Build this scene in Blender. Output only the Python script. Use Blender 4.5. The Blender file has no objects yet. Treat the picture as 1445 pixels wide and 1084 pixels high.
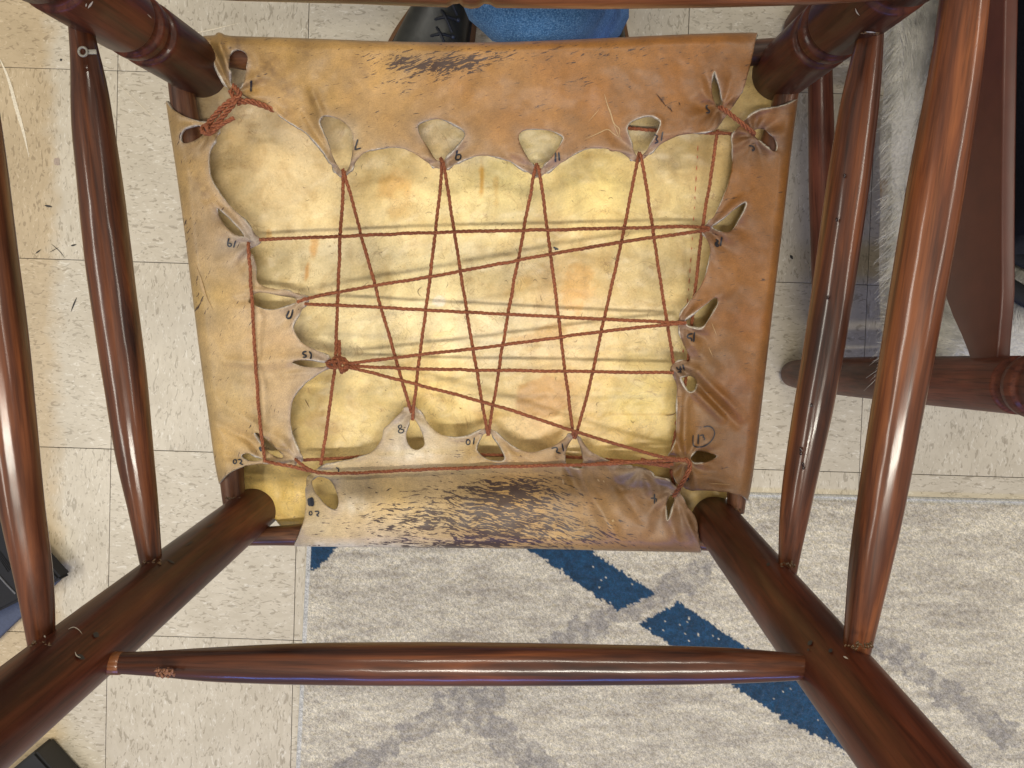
import bpy, bmesh, math, random
import numpy as np
from math import radians, sin, cos, pi, atan2, sqrt
from mathutils import Vector, Matrix
from mathutils.geometry import delaunay_2d_cdt
random.seed(7)
RNG = np.random.default_rng(7)
SC = bpy.context.scene
COL = SC.collection

# ------------------------------------------------------------------ camera
F = 1085.0; CX = 722.5; CY = 542.0; H = 1.248; TILT = radians(1.5)
cam_d = bpy.data.cameras.new('camera'); cam = bpy.data.objects.new('camera', cam_d); COL.objects.link(cam)
cam_d.sensor_width = 36; cam_d.lens = 36 * F / 1445; cam_d.clip_start = 0.02; cam_d.clip_end = 60
cam.location = (0, 0, H); cam.rotation_euler = (-TILT, 0, 0)
SC.camera = cam
# ------------------------------------------------------------------ light
w = bpy.data.worlds.new('World'); SC.world = w; w.use_nodes = True
bg = w.node_tree.nodes['Background']; bg.inputs[0].default_value = (1.0, 0.95, 0.88, 1); bg.inputs[1].default_value = 0.30
def area(name, loc, target, sx, sy, power, col):
    d = bpy.data.lights.new(name, 'AREA'); d.shape = 'RECTANGLE'; d.size = sx; d.size_y = sy; d.energy = power; d.color = col
    o = bpy.data.objects.new(name, d); COL.objects.link(o); o.location = loc
    o.rotation_euler = (Vector(target) - Vector(loc)).to_track_quat('-Z', 'Y').to_euler()
    return o
area('ceiling_strip_light', (0.15, -0.62, 2.75), (0.15, -0.62, 0), 1.2, 0.10, 34, (1.0, 0.95, 0.82))
area('ceiling_strip_light', (0.1, 1.25, 2.75), (0.1, 1.25, 0), 1.2, 0.10, 22, (1.0, 0.93, 0.78))
area('ceiling_strip_light', (-1.9, -0.3, 2.75), (-1.9, -0.3, 0), 0.34, 1.5, 36, (1.0, 0.95, 0.84))
area('ceiling_strip_light', (2.3, 0.3, 2.75), (2.3, 0.3, 0), 0.34, 1.5, 26, (1.0, 0.94, 0.82))
area('window_light', (0.0, -2.7, 1.72), (0, 0, 0.8), 2.8, 0.16, 30, (0.10, 0.28, 1.0))
SC.view_settings.view_transform = 'Standard'; SC.view_settings.look = 'None'
SC.view_settings.exposure = 0.0; SC.view_settings.gamma = 1.0

# ------------------------------------------------------------------ pixel -> place helpers
RX = np.array(cam.rotation_euler.to_matrix())
CAM = np.array([0, 0, H])
def rays(px, py):
    px = np.asarray(px, float); py = np.asarray(py, float)
    d = np.stack([(px - CX) / F, -(py - CY) / F, -np.ones_like(px)], -1)
    return d @ RX.T
def P(px, py, z=0.0):
    d = rays(px, py); t = (z - H) / d[..., 2]
    return Vector(CAM + d * t)
AX = -rays(745, 402); AX = AX / np.linalg.norm(AX)          # chair axis, towards the feet
D0 = 0.59
XA = np.array([1.0, 0, 0]); XA = XA - AX * XA.dot(AX); XA /= np.linalg.norm(XA)
YA = np.cross(AX, XA)
O0 = CAM - AX * D0                                          # point of the seat plane below the camera along the axis
MCH = np.stack([XA, YA, AX], 0)
def C(px, py, h=0.0):
    """pixel + height above the seat plane -> chair coordinates"""
    d = rays(px, py); k = (D0 - np.asarray(h, float)) / (-(d @ AX))
    p = CAM + d * k[..., None] - O0 if np.ndim(k) else CAM + d * k - O0
    return p @ MCH.T
def px2m(h): return (D0 - h) / F

# ------------------------------------------------------------------ numpy noise
def _hash(ix, iy, s):
    n = (ix * 374761393 + iy * 668265263 + s * 982451653) & 0x7fffffff
    n = ((n ^ (n >> 13)) * 1274126177) & 0x7fffffff
    return ((n ^ (n >> 16)) & 0xffff) / 65535.0
def vn(x, y, s=0):
    x = np.asarray(x, float); y = np.asarray(y, float)
    ix = np.floor(x).astype(np.int64); iy = np.floor(y).astype(np.int64); fx = x - ix; fy = y - iy
    fx = fx * fx * (3 - 2 * fx); fy = fy * fy * (3 - 2 * fy)
    a = _hash(ix, iy, s); b = _hash(ix + 1, iy, s); c = _hash(ix, iy + 1, s); d = _hash(ix + 1, iy + 1, s)
    return (a * (1 - fx) + b * fx) * (1 - fy) + (c * (1 - fx) + d * fx) * fy - 0.5
def fbm(x, y, s=0, o=4):
    r = 0; a = 1.0
    for k in range(o): r = r + a * vn(x * 2 ** k, y * 2 ** k, s + k * 17); a *= 0.5
    return r
def s2l(c):
    c = np.asarray(c, float) / 255.0
    return np.where(c <= 0.04045, c / 12.92, ((c + 0.055) / 1.055) ** 2.4)
def sm(a, b, x):
    t = np.clip((x - a) / (b - a), 0, 1); return t * t * (3 - 2 * t)

# ------------------------------------------------------------------ scene-building helpers
def link(o, parent=None):
    COL.objects.link(o)
    if parent is not None: o.parent = parent
    return o
def mesh_obj(name, verts, faces, mat, parent=None, smooth=True, mats=None):
    me = bpy.data.meshes.new(name); me.from_pydata([tuple(v) for v in verts], [], [tuple(f) for f in faces])
    for m in (mats or [mat]): me.materials.append(m)
    if smooth: me.polygons.foreach_set('use_smooth', [True] * len(me.polygons))
    me.update()
    return link(bpy.data.objects.new(name, me), parent)
def bm_obj(name, bm, mat, parent=None, smooth=True):
    me = bpy.data.meshes.new(name); bm.to_mesh(me); bm.free(); me.materials.append(mat)
    if smooth: me.polygons.foreach_set('use_smooth', [True] * len(me.polygons))
    return link(bpy.data.objects.new(name, me), parent)
def empty(name, loc=(0, 0, 0)):
    o = bpy.data.objects.new(name, None); o.location = loc; o.empty_display_size = 0.05; return link(o)
def tag(o, label, cat, group=None, kind=None):
    o['label'] = label; o['category'] = cat
    if group: o['group'] = group
    if kind: o['kind'] = kind
    return o
def add_box(bm, c, s, rot=None, bevel=0.0):
    r = bmesh.ops.create_cube(bm, size=1); vs = r['verts']
    for v in vs: v.co = Vector((v.co.x * s[0], v.co.y * s[1], v.co.z * s[2]))
    if bevel:
        es = list({e for v in vs for e in v.link_edges})
        rb = bmesh.ops.bevel(bm, geom=es, offset=bevel, segments=3, affect='EDGES', profile=0.5)
        vs = list({v for f in rb['faces'] for v in f.verts} | {v for v in vs if v.is_valid})
    for v in vs:
        p = v.co.copy()
        if rot is not None: p = rot @ p
        v.co = p + Vector(c)
def align(o, a, b):
    a = Vector(a); b = Vector(b); q = (b - a).to_track_quat('Z', 'Y')
    o.rotation_mode = 'QUATERNION'; o.rotation_quaternion = q; o.location = a
def lathe(name, a, b, prof, mat, parent=None, seg=36, wob=0.012, sub=4, bow=None, seed=0, caps=True):
    """a turned piece from a to b; prof = [(distance 0..1, radius)]"""
    L = (Vector(b) - Vector(a)).length
    ts = []
    for i in range(len(prof) - 1):
        for k in range(sub): ts.append(prof[i][0] + (prof[i + 1][0] - prof[i][0]) * k / sub)
    ts.append(prof[-1][0]); ts = np.array(ts)
    xs = np.array([p[0] for p in prof]); rs = np.array([p[1] for p in prof])
    # monotone smoothing by cosine interpolation is too lumpy for long shafts: use linear + small blur
    R = np.interp(ts, xs, rs)
    V = []; Fc = []
    for i, t in enumerate(ts):
        th = np.arange(seg) * 2 * pi / seg
        rr = R[i] * (1 + wob * (fbm(np.cos(th) * 1.3 + seed * 7.1, np.sin(th) * 1.3 + t * L * 22, 3, 3)))
        bx = bow(t) if bow else (0, 0)
        for k in range(seg): V.append((rr[k] * cos(th[k]) + bx[0], rr[k] * sin(th[k]) + bx[1], t * L))
    n = len(ts)
    for i in range(n - 1):
        for k in range(seg):
            Fc.append((i * seg + k, i * seg + (k + 1) % seg, (i + 1) * seg + (k + 1) % seg, (i + 1) * seg + k))
    if caps:
        Fc.append(tuple(range(seg))[::-1]); Fc.append(tuple((n - 1) * seg + k for k in range(seg)))
    o = mesh_obj(name, V, Fc, mat, parent)
    align(o, a, b)
    return o

# ------------------------------------------------------------------ materials
class NT:
    def __init__(s, name):
        s.m = bpy.data.materials.new(name); s.m.use_nodes = True; s.t = s.m.node_tree; s.n = s.t.nodes
        s.b = s.n['Principled BSDF']; s.out = s.n['Material Output']
    def N(s, t, **k):
        nd = s.n.new(t)
        for a, v in k.items():
            if a.startswith('i_'): nd.inputs[a[2:].replace('_', ' ')].default_value = v
            else: setattr(nd, a, v)
        return nd
    def L(s, a, b): s.t.links.new(a, b)
    def coord(s, kind='Object', scale=(1, 1, 1), rot=(0, 0, 0)):
        c = s.N('ShaderNodeTexCoord'); mp = s.N('ShaderNodeMapping'); mp.inputs['Scale'].default_value = scale; mp.inputs['Rotation'].default_value = rot
        s.L(c.outputs[kind], mp.inputs[0]); return mp.outputs[0]
    def noise(s, vec, sc, det=4, rough=0.55, dist=0.0):
        nd = s.N('ShaderNodeTexNoise'); nd.inputs['Scale'].default_value = sc; nd.inputs['Detail'].default_value = det
        nd.inputs['Roughness'].default_value = rough; nd.inputs['Distortion'].default_value = dist
        if vec is not None: s.L(vec, nd.inputs['Vector'])
        return nd.outputs['Fac']
    def ramp(s, fac, stops):
        r = s.N('ShaderNodeValToRGB'); cr = r.color_ramp
        while len(cr.elements) > 1: cr.elements.remove(cr.elements[0])
        for i, (p, c) in enumerate(stops):
            e = cr.elements[0] if i == 0 else cr.elements.new(p)
            e.position = p; e.color = (c[0], c[1], c[2], 1) if not np.isscalar(c) else (c, c, c, 1)
        s.L(fac, r.inputs[0]); return r.outputs[0]
    def mix(s, fac, a, b, mode='MIX'):
        m = s.N('ShaderNodeMix'); m.data_type = 'RGBA'; m.blend_type = mode; m.clamp_factor = True
        for sock, v in ((m.inputs[0], fac), (m.inputs[6], a), (m.inputs[7], b)):
            if hasattr(v, 'links') or hasattr(v, 'is_linked'): s.L(v, sock)
            elif np.isscalar(v): sock.default_value = v
            else: sock.default_value = (*v, 1) if len(v) == 3 else v
        return m.outputs[2]
    def math(s, op, a, b=0.0):
        m = s.N('ShaderNodeMath'); m.operation = op
        for sock, v in ((m.inputs[0], a), (m.inputs[1], b)):
            if hasattr(v, 'is_linked'): s.L(v, sock)
            else: sock.default_value = v
        return m.outputs[0]
    def bump(s, hgt, strength=0.3, dist=0.001):
        b = s.N('ShaderNodeBump'); b.inputs['Strength'].default_value = strength; b.inputs['Distance'].default_value = dist
        s.L(hgt, b.inputs['Height']); s.L(b.outputs[0], s.b.inputs['Normal']); return b
    def set(s, **k):
        for a, v in k.items():
            i = s.b.inputs[a.replace('_', ' ')]
            if hasattr(v, 'is_linked'): s.L(v, i)
            else: i.default_value = (*v, 1) if (hasattr(v, '__len__') and len(v) == 3 and i.type == 'RGBA') else v

def wood(name, dark, mid, light, rough=0.36, coat=0.45, bands=0.35):
    n = NT(name)
    oi = n.N('ShaderNodeObjectInfo'); add = n.N('ShaderNodeVectorMath'); add.operation = 'ADD'
    tc = n.N('ShaderNodeTexCoord'); sc = n.N('ShaderNodeVectorMath'); sc.operation = 'SCALE'; sc.inputs[3].default_value = 37.0
    cmb = n.N('ShaderNodeCombineXYZ'); n.L(oi.outputs['Random'], cmb.inputs[0]); n.L(oi.outputs['Random'], cmb.inputs[2])
    n.L(cmb.outputs[0], sc.inputs[0]); n.L(tc.outputs['Object'], add.inputs[0]); n.L(sc.outputs[0], add.inputs[1])
    def mp(s, ):
        m = n.N('ShaderNodeMapping'); m.inputs['Scale'].default_value = s; n.L(add.outputs[0], m.inputs[0]); return m.outputs[0]
    g1 = n.noise(mp((70, 70, 5)), 1.0, 6, 0.65, 0.9)
    g2 = n.noise(mp((420, 420, 16)), 1.0, 3, 0.6)
    g3 = n.noise(mp((9, 9, 7)), 1.0, 3, 0.5)
    base = n.ramp(g1, [(0.33, dark), (0.5, mid), (0.66, light)])
    por = n.ramp(g2, [(0.33, 0.45), (0.5, 1.0)])
    c = n.mix(0.75, base, por, 'MULTIPLY')
    blot = n.ramp(g3, [(0.38, 0.48), (0.58, 1.18)])
    c = n.mix(0.8, c, blot, 'MULTIPLY')
    g4 = n.noise(mp((38, 38, 30)), 1.0, 4, 0.7)
    spot = n.ramp(g4, [(0.69, 1.0), (0.78, 0.35)])
    c = n.mix(0.5, c, spot, 'MULTIPLY')
    n.set(Base_Color=c, Coat_Weight=coat, Coat_Roughness=0.16, Specular_IOR_Level=bands)
    r = n.ramp(n.noise(mp((50, 50, 12)), 1.0, 3), [(0.3, rough - 0.04), (0.7, rough + 0.12)]); n.set(Roughness=r)
    hb = n.math('ADD', n.math('MULTIPLY', n.noise(mp((30, 30, 9)), 1.0, 3, .5), 1.0), n.math('MULTIPLY', g2, 0.035))
    b = n.bump(hb, 0.5, 0.0026)
    n.L(b.outputs[0], n.b.inputs['Coat Normal'])
    return n.m
W_LEG = wood('dark_mahogany_varnish', (0.040, 0.0090, 0.0045), (0.088, 0.0210, 0.0090), (0.135, 0.034, 0.014), 0.45, 0.16, 0.22)
W_RUNG = wood('mahogany_varnish', (0.022, 0.0060, 0.0028), (0.080, 0.0225, 0.0080), (0.165, 0.050, 0.016), 0.42, 0.62, 0.2)
W_ORANGE = wood('red_brown_varnish', (0.032, 0.008, 0.0033), (0.118, 0.033, 0.0105), (0.22, 0.068, 0.020), 0.42, 0.6, 0.2)
W_SECOND = wood('plain_red_brown_varnish', (0.075, 0.020, 0.011), (0.12, 0.033, 0.017), (0.155, 0.045, 0.022), 0.5, 0.15, 0.2)
W_RAIL = wood('rough_brown_wood', (0.03, 0.010, 0.005), (0.10, 0.036, 0.016), (0.19, 0.08, 0.035), 0.42, 0.3)

def plain(name, col, rough=0.6, bump=0.0, bs=400, var=0.15, metallic=0.0):
    n = NT(name); f = n.noise(n.coord('Object'), bs, 3)
    c = n.ramp(f, [(0.3, tuple(np.array(col) * (1 - var))), (0.7, tuple(np.array(col) * (1 + var)))])
    n.set(Base_Color=c, Roughness=rough, Metallic=metallic)
    if bump: n.bump(f, bump, 0.001)
    return n.m
INK = plain('black_marker_ink', (0.012, 0.014, 0.022), 0.5)
GLUE = plain('dried_glue', (0.09, 0.045, 0.016), 0.35, 0.4, 900, 0.4)
METAL = plain('white_worn_metal', (0.24, 0.22, 0.18), 0.4, 0, 300, 0.2, 0.0)
SCUFF_L = plain('pale_scuff', (0.70, 0.62, 0.47), 0.7)
SCUFF_D = plain('dark_scuff', (0.03, 0.027, 0.025), 0.7)
LIGHT_FIBRE = plain('pale_thread', (0.55, 0.5, 0.42), 0.8)
BLACK = plain('black_fabric', (0.008, 0.008, 0.010), 0.8, 0.5, 700, 0.4)
NAVY = plain('dark_navy_cloth', (0.006, 0.008, 0.016), 0.85, 0.6, 500, 0.4)
BLUE_GREY = plain('blue_grey_surface', (0.055, 0.07, 0.12), 0.6)

def twine_mat():
    n = NT('rust_orange_twine')
    f = n.noise(n.coord('Object', (1, 1, 1)), 900, 4, 0.7); g = n.noise(n.coord('Object'), 60, 2)
    c = n.ramp(f, [(0.28, (0.10, 0.024, 0.009)), (0.5, (0.24, 0.070, 0.026)), (0.72, (0.42, 0.15, 0.06))])
    c = n.mix(0.35, c, n.ramp(g, [(0.3, 0.6), (0.7, 1.2)]), 'MULTIPLY')
    n.set(Base_Color=c, Roughness=0.8); n.bump(f, 0.6, 0.0005)
    return n.m
TWINE = twine_mat()
FUZZ = plain('twine_fibre', (0.26, 0.09, 0.04), 0.85, 0, 300, 0.3)

def hide_mat(name, rough=0.52, fibre=1.0, gloss=0.12, edge=False):
    """Colour comes from the 'Col' attribute (the hide's own pigment), fine relief from noise."""
    n = NT(name)
    at = n.N('ShaderNodeAttribute'); at.attribute_name = 'Col'
    fl = n.N('ShaderNodeAttribute'); fl.attribute_name = 'Flow'
    mk = n.N('ShaderNodeAttribute'); mk.attribute_name = 'Mark'
    oc = n.coord('Object')
    f1 = n.noise(oc, 1100, 3, 0.6); f2 = n.noise(oc, 210, 5, 0.65); f3 = n.noise(oc, 45, 4, 0.6, 0.8)
    c = n.mix(0.55, at.outputs['Color'], n.ramp(f1, [(0.3, 0.68), (0.7, 1.28)]), 'MULTIPLY')
    c = n.mix(0.50, c, n.ramp(f2, [(0.3, 0.74), (0.68, 1.08)]), 'MULTIPLY')
    c = n.mix(0.32, c, n.ramp(f3, [(0.3, (0.70, 0.64, 0.52)), (0.7, (1.06, 1.05, 1.03))]), 'MULTIPLY')
    # short grain hairs following the flow
    m = n.N('ShaderNodeMapping'); m.inputs['Scale'].default_value = (0.14, 0.9, 1); n.L(fl.outputs['Vector'], m.inputs[0])
    h1 = n.noise(m.outputs[0], 1.0, 3, 0.6)
    c = n.mix(0.28, c, n.ramp(h1, [(0.35, 0.62), (0.62, 1.2)]), 'MULTIPLY')
    # dark brindle strokes where the coat was dark
    m2 = n.N('ShaderNodeMapping'); m2.inputs['Scale'].default_value = (0.040, 0.25, 1); n.L(fl.outputs['Vector'], m2.inputs[0])
    s1 = n.noise(m2.outputs[0], 1.0, 4, 0.62, 0.5)
    m3 = n.N('ShaderNodeMapping'); m3.inputs['Scale'].default_value = (0.12, 0.70, 1); n.L(fl.outputs['Vector'], m3.inputs[0])
    s2 = n.noise(m3.outputs[0], 1.0, 2, 0.5, 0.3)
    s = n.math('ADD', n.math('MULTIPLY', s1, 0.62), n.math('MULTIPLY', s2, 0.38))
    st = n.math('ADD', s, n.math('MULTIPLY', mk.outputs['Fac'], 0.185))
    fac = n.ramp(st, [(0.622, 0.0), (0.640, 1.0)])
    c = n.mix(n.math('MULTIPLY', fac, 0.93), c, (0.030, 0.010, 0.008))
    n.set(Base_Color=c, Roughness=rough, Coat_Weight=gloss, Coat_Roughness=0.32)
    hb = n.math('ADD', n.math('MULTIPLY', f1, 0.25), n.math('ADD', n.math('MULTIPLY', f2, 0.4), n.math('MULTIPLY', h1, 0.35)))
    n.bump(hb, 0.35, 0.0008)
    return n.m
HIDE = hide_mat('tanned_hide')
def panel_mat():
    n = NT('yellow_rawhide')
    at = n.N('ShaderNodeAttribute'); at.attribute_name = 'Col'; oc = n.coord('Object')
    f1 = n.noise(oc, 650, 4, 0.65); f3 = n.noise(oc, 38, 5, 0.65, 1.0)
    c = n.mix(0.45, at.outputs['Color'], n.ramp(f1, [(0.3, 0.72), (0.66, 1.18)]), 'MULTIPLY')
    c = n.mix(0.6, c, n.ramp(f3, [(0.28, (0.70, 0.57, 0.36)), (0.5, (1.0, 0.98, 0.94)), (0.72, (1.10, 1.12, 1.16))]), 'MULTIPLY')
    # fine veins: narrow band around the middle value of a warped noise
    for sc, wd, amt in ((22, 0.008, 0.55), (60, 0.012, 0.6), (150, 0.018, 0.5)):
        v = n.noise(oc, sc, 3, 0.6, 1.4)
        d = n.math('ABSOLUTE', n.math('SUBTRACT', v, 0.5))
        k = n.ramp(d, [(0.0, 1.0), (wd, 0.0)])
        gate = n.ramp(n.noise(oc, 30 + sc * 0.3, 2), [(0.5, 0.0), (0.62, amt)])
        c = n.mix(n.math('MULTIPLY', k, gate), c, (0.30, 0.16, 0.05))
    sp = n.ramp(n.noise(oc, 330, 2, 0.5), [(0.735, 0.0), (0.77, 0.55)])
    c = n.mix(sp, c, (0.12, 0.06, 0.02))
    n.set(Base_Color=c, Roughness=0.5, Coat_Weight=0.25, Coat_Roughness=0.3, Subsurface_Weight=0.0)
    n.bump(n.math('ADD', n.math('MULTIPLY', f1, 0.4), f3), 0.4, 0.0012)
    return n.m
PANEL = panel_mat()
def rim_mat():
    n = NT('cut_hide_edge'); f = n.noise(n.coord('Object'), 500, 3)
    n.set(Base_Color=n.ramp(f, [(0.3, (0.28, 0.22, 0.15)), (0.7, (0.60, 0.54, 0.45))]), Roughness=0.6); return n.m
RIM = rim_mat()
UNDER = plain('hide_flesh_side', (0.42, 0.34, 0.2), 0.6, 0.2, 200)

# ------------------------------------------------------------------ floor
def tile_mat(name):
    n = NT(name)
    oi = n.N('ShaderNodeObjectInfo'); tc = n.N('ShaderNodeTexCoord'); cmb = n.N('ShaderNodeCombineXYZ')
    sc = n.math('MULTIPLY', oi.outputs['Random'], 91.0); n.L(sc, cmb.inputs[0]); n.L(sc, cmb.inputs[1])
    add = n.N('ShaderNodeVectorMath'); add.operation = 'ADD'; n.L(tc.outputs['Object'], add.inputs[0]); n.L(cmb.outputs[0], add.inputs[1])
    def mp(s):
        m = n.N('ShaderNodeMapping'); m.inputs['Scale'].default_value = s; n.L(add.outputs[0], m.inputs[0]); return m.outputs[0]
    base = n.ramp(n.noise(mp((1, 1, 1)), 14, 3), [(0.3, (0.52, 0.46, 0.355)), (0.7, (0.61, 0.545, 0.43))])
    fa = n.noise(mp((165, 62, 1)), 1.0, 2, 0.5, 1.2)
    fb = n.noise(mp((210, 75, 1)), 1.0, 2, 0.5, 1.3)
    fd = n.noise(mp((110, 42, 1)), 1.0, 3, 0.5, 0.8)
    c = n.mix(n.ramp(fd, [(0.45, 0.0), (0.62, 0.5)]), base, (0.50, 0.44, 0.335))
    c = n.mix(n.ramp(fb, [(0.62, 0.0), (0.67, 0.75)]), c, (0.70, 0.65, 0.55))
    c = n.mix(n.ramp(fa, [(0.59, 0.0), (0.65, 0.62)]), c, (0.28, 0.235, 0.17))
    c = n.mix(n.ramp(fb, [(0.30, 0.8), (0.345, 0.0)]), c, (0.31, 0.26, 0.19))
    # grime that continues across tiles
    wg = n.N('ShaderNodeNewGeometry'); 
    gr = n.noise(wg.outputs['Position'], 5.0, 4, 0.6); c = n.mix(0.5, c, n.ramp(gr, [(0.3, (0.86, 0.83, 0.78)), (0.65, (1.04, 1.04, 1.03))]), 'MULTIPLY')
    sx = n.N('ShaderNodeSeparateXYZ'); n.L(wg.outputs['Position'], sx.inputs[0])
    wx = n.math('ADD', sx.outputs[0], n.math('MULTIPLY', n.noise(wg.outputs['Position'], 25.0, 3), 0.05))
    band = n.ramp(wx, [(0.0, 1.0), (1.0, 1.0)])
    mr = n.N('ShaderNodeMapRange'); mr.inputs['From Min'].default_value = -0.70; mr.inputs['From Max'].default_value = -0.73; n.L(wx, mr.inputs['Value'])
    c = n.mix(n.math('MULTIPLY', mr.outputs[0], 0.75), c, (0.86, 0.72, 0.52), 'MULTIPLY')
    n.set(Base_Color=c, Roughness=n.ramp(gr, [(0.3, 0.42), (0.7, 0.30)]), Specular_IOR_Level=0.4)
    n.bump(n.noise(wg.outputs['Position'], 120.0, 3), 0.06, 0.001)
    return n.m
TILE = tile_mat('speckled_vinyl_tile')
JOINT = plain('dark_floor_joint', (0.10, 0.08, 0.06), 0.9)
fl_v = [(-2.6, -2.2, -0.003), (2.6, -2.2, -0.003), (2.6, 2.4, -0.003), (-2.6, 2.4, -0.003)]
floor = mesh_obj('floor', fl_v, [(0, 1, 2, 3)], JOINT, smooth=False); floor['kind'] = 'structure'
floor['label'] = 'cream vinyl tiled floor with streaky flecks'
TS = 0.3048; g0 = P(166, 100); g1 = P(1235, 134); ang = atan2(g1.y - g0.y, g1.x - g0.x)
bm = bmesh.new(); add_box(bm, (0, 0, -0.0011), (TS - 0.0010, TS - 0.0010, 0.0022), bevel=0.0004)
tile_me = bpy.data.meshes.new('floor_tile'); bm.to_mesh(tile_me); bm.free(); tile_me.materials.append(TILE)
for i in range(-5, 8):
    for j in range(-6, 5):
        o = bpy.data.objects.new('floor_tile', tile_me); link(o, floor)
        lx = (i + 0.5) * TS; ly = (j + 0.5) * TS
        o.location = (g0.x + lx * cos(ang) - ly * sin(ang), g0.y + lx * sin(ang) + ly * cos(ang), random.uniform(-0.0002, 0))
        o.rotation_euler = (0, 0, ang + (0 if (i + j) % 2 == 0 else pi / 2) + (pi if random.random() < .5 else 0))

def ribbon(name, lines, mapper, mat, parent=None, lift=0.0003, taper=False):
    if name not in ('handwritten_number', 'loose_fibre', 'red_dashed_line') and len(lines) > 1:
        for l in lines: ribbon(name, [l], mapper, mat, parent, lift, taper)
        return None
    return ribbon1(name, lines, mapper, mat, parent, lift, taper)
def ribbon1(name, lines, mapper, mat, parent=None, lift=0.0003, taper=False):
    """flat strokes; lines = [(points_px, width_px)]; mapper(px,py arrays)->Nx3"""
    V = []; Fc = []
    for pts, wd in lines:
        pts = np.array(pts, float)
        if len(pts) > 2:      # smooth
            for _ in range(2):
                q = [pts[0]]
                for k in range(len(pts) - 1): q += [pts[k] * .75 + pts[k + 1] * .25, pts[k] * .25 + pts[k + 1] * .75]
                q.append(pts[-1]); pts = np.array(q)
        L = np.r_[0, np.cumsum(np.linalg.norm(np.diff(pts, axis=0), axis=1))]
        n = max(2, int(L[-1] / 1.6) + 1); s = np.linspace(0, L[-1], n)
        x = np.interp(s, L, pts[:, 0]); y = np.interp(s, L, pts[:, 1])
        tx = np.gradient(x); ty = np.gradient(y); l = np.hypot(tx, ty) + 1e-9; nx, ny = -ty / l, tx / l
        w2 = np.full(n, wd / 2.0) * (1 + 0.25 * vn(s * .5, s * 0 + wd * 9 + pts[0, 0], 4))
        if taper: w2 *= np.sin(np.linspace(0.25, pi - 0.1, n))
        else: w2[0] *= .6; w2[-1] *= .6
        a = mapper(x + nx * w2, y + ny * w2); b = mapper(x - nx * w2, y - ny * w2); o0 = len(V)
        for k in range(n): V.append(tuple(a[k])); V.append(tuple(b[k]))
        for k in range(n - 1): Fc.append((o0 + 2 * k, o0 + 2 * k + 1, o0 + 2 * k + 3, o0 + 2 * k + 2))
    return mesh_obj(name, V, Fc, mat, parent)
def floor_map(x, y):
    d = rays(x, y); t = (0.0006 - H) / d[..., 2:3]; return CAM + d * t
ribbon('scuff_mark', [([(0, 84), (12, 110), (22, 150), (33, 185), (41, 222)], 5), ([(250, 52), (300, 42), (340, 32)], 1.6),
                      ([(165, 118), (200, 150), (235, 185)], 0.7)], floor_map, SCUFF_L, floor, taper=True)
ribbon('dirt_speck', [([(63, 290), (69, 291), (74, 292)], 3), ([(72, 344), (85, 355), (92, 365)], 1), ([(70, 356), (83, 349)], 1), ([(50, 358), (58, 352)], 2),
                      ([(108, 420), (103, 432), (100, 440)], 2), ([(100, 347), (108, 345)], 2.5), ([(1115, 360), (1119, 366)], 4), ([(85, 83), (87, 86)], 4),
                      ([(20, 886), (21, 887)], 3), ([(1253, 663), (1256, 664)], 3)], floor_map, SCUFF_D, floor, taper=True)
ribbon('stain_patch', [([(76, 228), (84, 228)], 11)], floor_map, plain('brown_stain', (0.36, 0.28, 0.22), 0.6), floor)

# ------------------------------------------------------------------ rug
def pip(px, py, poly):
    poly = np.asarray(poly, float); c = np.zeros(np.shape(px), bool); n = len(poly); j = n - 1
    for i in range(n):
        xi, yi = poly[i]; xj, yj = poly[j]
        if yi != yj:
            cr = ((yi > py) != (yj > py)) & (px < (xj - xi) * (py - yi) / (yj - yi) + xi); c ^= cr
        j = i
    return c
def world2px(p):
    q = (p - CAM) @ RX; return CX + F * q[..., 0] / -q[..., 2], CY - F * q[..., 1] / -q[..., 2]
RUGZ = 0.007
r0 = P(431, 682, RUGZ); rdir = (P(1445, 702, RUGZ) - P(1060, 692, RUGZ)).normalized(); rdn = (P(416, 1084, RUGZ) - P(431, 782, RUGZ)).normalized()
r0 = P(431, 782, RUGZ) - rdn * ((782 - 679) * H / F)
RW, RL = 1.75, 1.25; st = 0.0024
nu, nv = int(RW / st), int(0.62 / st)
U, Vv = np.meshgrid(np.arange(nu + 1) * st, np.arange(nv + 1) * st)
Px = r0.x + U * rdir.x + Vv * rdn.x; Py = r0.y + U * rdir.y + Vv * rdn.y
tuft = RNG.random(U.shape) - 0.5
tuft2 = fbm(U * 160, Vv * 160, 5, 2)
edge = np.minimum.reduce([U, Vv, RW - U])
Z = RUGZ + tuft * 0.0036 + tuft2 * 0.0012
bind = edge < 0.009
Z = np.where(bind, 0.0055 + 0.0018 * np.sin(np.clip(edge / 0.009, 0, 1) * pi * 2) , Z)
Z = np.where(edge < 0.001, 0.0005, Z)
px, py = world2px(np.stack([Px, Py, np.full_like(Px, RUGZ)], -1))
rag = lambda a, s: vn(px / 5, py / 5, s) * a * .55 + vn(px / 2, py / 2, s + 3) * a * 0.8
qx = px + rag(7, 40); qy = py + rag(7, 50)
blue = pip(qx, qy, [(690, 728), (770, 722), (832, 776), (926, 838), (872, 862), (745, 775)])
blue |= pip(qx, qy, [(958, 850), (1050, 912), (1140, 966), (1250, 1050), (1300, 1110), (1290, 1140), (1190, 1058), (1110, 1018), (1040, 972), (900, 880)])
blue |= pip(qx, qy, [(434, 700), (500, 700), (478, 770), (450, 803), (433, 803)])
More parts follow.
